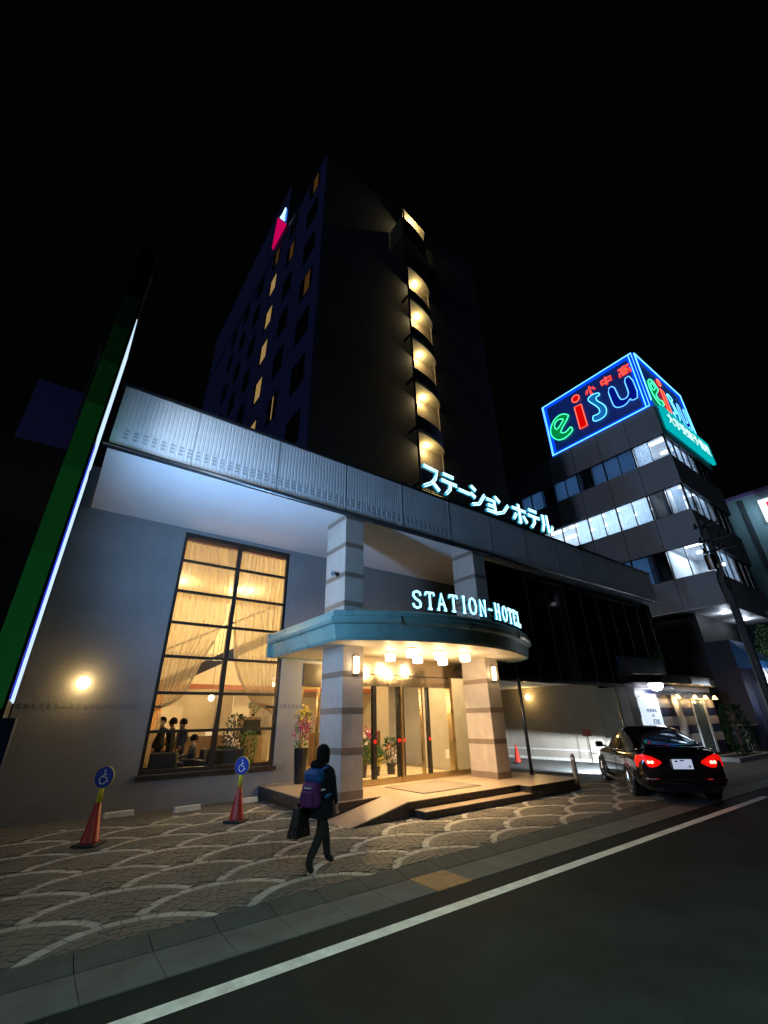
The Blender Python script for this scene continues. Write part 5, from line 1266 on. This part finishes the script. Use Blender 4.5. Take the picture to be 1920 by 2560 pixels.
MB().lathe([(.001, -.25), (.15, -.2), (.25, 0), (.15, .2), (.001, .25)], (0, 0, 0), 20).build('lamp_globe', emi('shop_globe', (.85, .9, 1), 9), t, smooth=True)
MB().tube([(0, 0, .24), (0, .1, .8)], .02, 6).build('lamp_arm', M['trim'], t)
light('POINT', 'lamp_light', (0, -.45, -.1), 70, (.75, .88, 1), t, .2)
tr = thing('street_tree', 'leafy street tree catching white lamp light at the right edge', 'tree', (32.9, 6.7, 0))
tk = MB(); tk.tube([(0, 0, 0), (.05, .02, 1.5), (-.02, 0, 3.2), (.05, .05, 4.6)], [.14, .12, .09, .05], 10)
for i in range(9):
    a = i * .7 * 3; tk.tube([(0, 0, 3.0 + .15 * i), (.5 * math.cos(a), .5 * math.sin(a), 3.7 + .2 * i), (1.0 * math.cos(a), 1.0 * math.sin(a), 4.3 + .2 * i)], [.05, .035, .012], 6)
tk.build('trunk', M['wood'], tr)
cr = MB()
for i in range(55):
    c = Vector((random.gauss(0, .75), random.gauss(0, .6), 5.2 + random.gauss(0, .75)))
    for k in range(42):
        p = c + Vector((random.gauss(0, .2), random.gauss(0, .2), random.gauss(0, .16))); cr.leaf(p, .11, .035, (random.gauss(0, 1), random.gauss(0, 1), random.gauss(-.3, .6)))
cr.build('crown', M['leaf'], tr, fix=False)
blk = thing('apartment_block', 'teal lit block with a glowing white sign at the far right edge', 'building', (60, 6.5, 0))
MB().box(0, 0, 0, 18, 14, 24.3).build('block_wall', mat('block_wall', (.24, .33, .37), .7, var=.15, scale=.2), blk)
MB().box(-.15, -.15, 24.3, 18.1, 14.1, 24.7).build('block_parapet', mat('parapet_violet', (.2, .12, .3), .6), blk)
MB().box(-.08, 3.9, 0, -.001, 4.3, 24.0).build('block_pilaster', M['tower'], blk)
t = thing('wall_sign', 'glowing white sign on the far teal block at the right edge', 'lit sign', (59.85, 8.0, 22))
MB().box(-.1, -1.4, -1.3, .1, 1.1, 1.3).build('sign_face', emi('far_sign_white', (.75, .9, 1), 2.2), t); MB().box(-.13, -.2, -.9, -.101, .5, .9).build('sign_mark', emi('far_sign_red', (1, .05, .1), 1.2), t)
light('AREA', 'sign_light', (-.6, 0, 0), 260, (.5, .85, 1), t, size=2.4, size_y=2.4, dirv=(-.2, 0.9, -.3))

# ------------------------------------------------------------------ utility pole
up = thing('utility_pole', 'dark concrete utility pole with crossarms in front of the office building', 'utility pole', (22.45, 5.55, 0))
MB().tube([(0, 0, 0), (0, 0, 4), (0, 0, 9.75)], [.165, .15, .12], 16).build('pole_shaft', M['pole'], up, smooth=True)
for z_, l_ in ((9.45, .75), (8.75, .85), (8.25, .9)):
    ca = D.objects.new('crossarm', None); COL.objects.link(ca); ca.parent = up; ca.location = (0, 0, z_)
    MB().box(-.2, -l_, -.04, -.12, .35, .04).build('arm_bar', M['black'], ca)
    ins = MB()
    for y_ in (-l_ + .08, -l_ * .5, .28): ins.lathe([(.03, .04), (.06, .08), (.03, .12), (.06, .16), (.02, .22)], (-.16, y_, 0), 10)
    ins.build('insulator', M['black'], ca)
MB().lathe([(.02, -.35), (.2, -.33), (.21, .3), (.05, .36)], (-.34, .12, 7.75), 16).build('transformer', M['black'], up)
cl = MB(); cl.tube([(-.15 + .22 * math.cos(a * .5), -.12, 6.8 + .3 * math.sin(a * .5)) for a in range(26)], .025, 6).tube([(-.2, 0, 9.4), (-.42, .3, 8.6), (-.3, .2, 7.9)], .015, 5).tube([(-.2, -.2, 7.6), (-.45, .1, 7.0), (-.2, .15, 6.4)], .02, 5)
cl.build('cable_coil', M['black'], up)
MB().lathe([(.05, -.06), (.09, 0), (.05, .06)], (-.22, -.25, 7.55), 12, axis='y').build('pole_lamp', emi('pole_lamp', (.85, .9, 1), 2), up)
MB().tube([(-.2, .05, .1), (-.18, .05, 6)], .03, 6).build('pole_conduit', M['pole'], up)

# ------------------------------------------------------------------ dark block at the left edge
lbk = thing('dark_building', 'unlit dark building with a rooftop box left of the pylon sign', 'building', (-7, 20, 0))
MB().box(0, 0, 0, 6.3, 10, 12.3).build('block_wall', M['tower'], lbk)
MB().box(3.6, 0, 12.3, 5.35, 3, 15.3).build('rooftop_box', mat('navy_box', (.25, .25, .9), .7), lbk)

# ------------------------------------------------------------------ street lamp on the near pavement, behind the viewer
sl_ = thing('street_lamp', 'street lamp on the near side of the road', 'street lamp', (1.2, -4.7, 0))
MB().tube([(0, 0, -.05), (0, 0, 6.4)], [.09, .06], 12).tube([(0, 0, 6.35), (.1, .6, 6.7), (.2, 1.5, 6.75)], .045, 10).build('lamp_pole', M['pole'], sl_, smooth=True)
MB().box(.08, 1.3, 6.68, .32, 2.0, 6.78).build('lamp_head', M['trim'], sl_, bevel=.02)
MB().box(.11, 1.4, 6.66, .29, 1.95, 6.679).build('lamp_lens', emi('street_lens', (.8, 1, .95), 4), sl_)
light('SPOT', 'lamp_light', (.2, 1.7, 6.6), 2700, (.66, 1, .9), sl_, .12, dirv=(.1, .34, -1), spot=104, blend=.9)
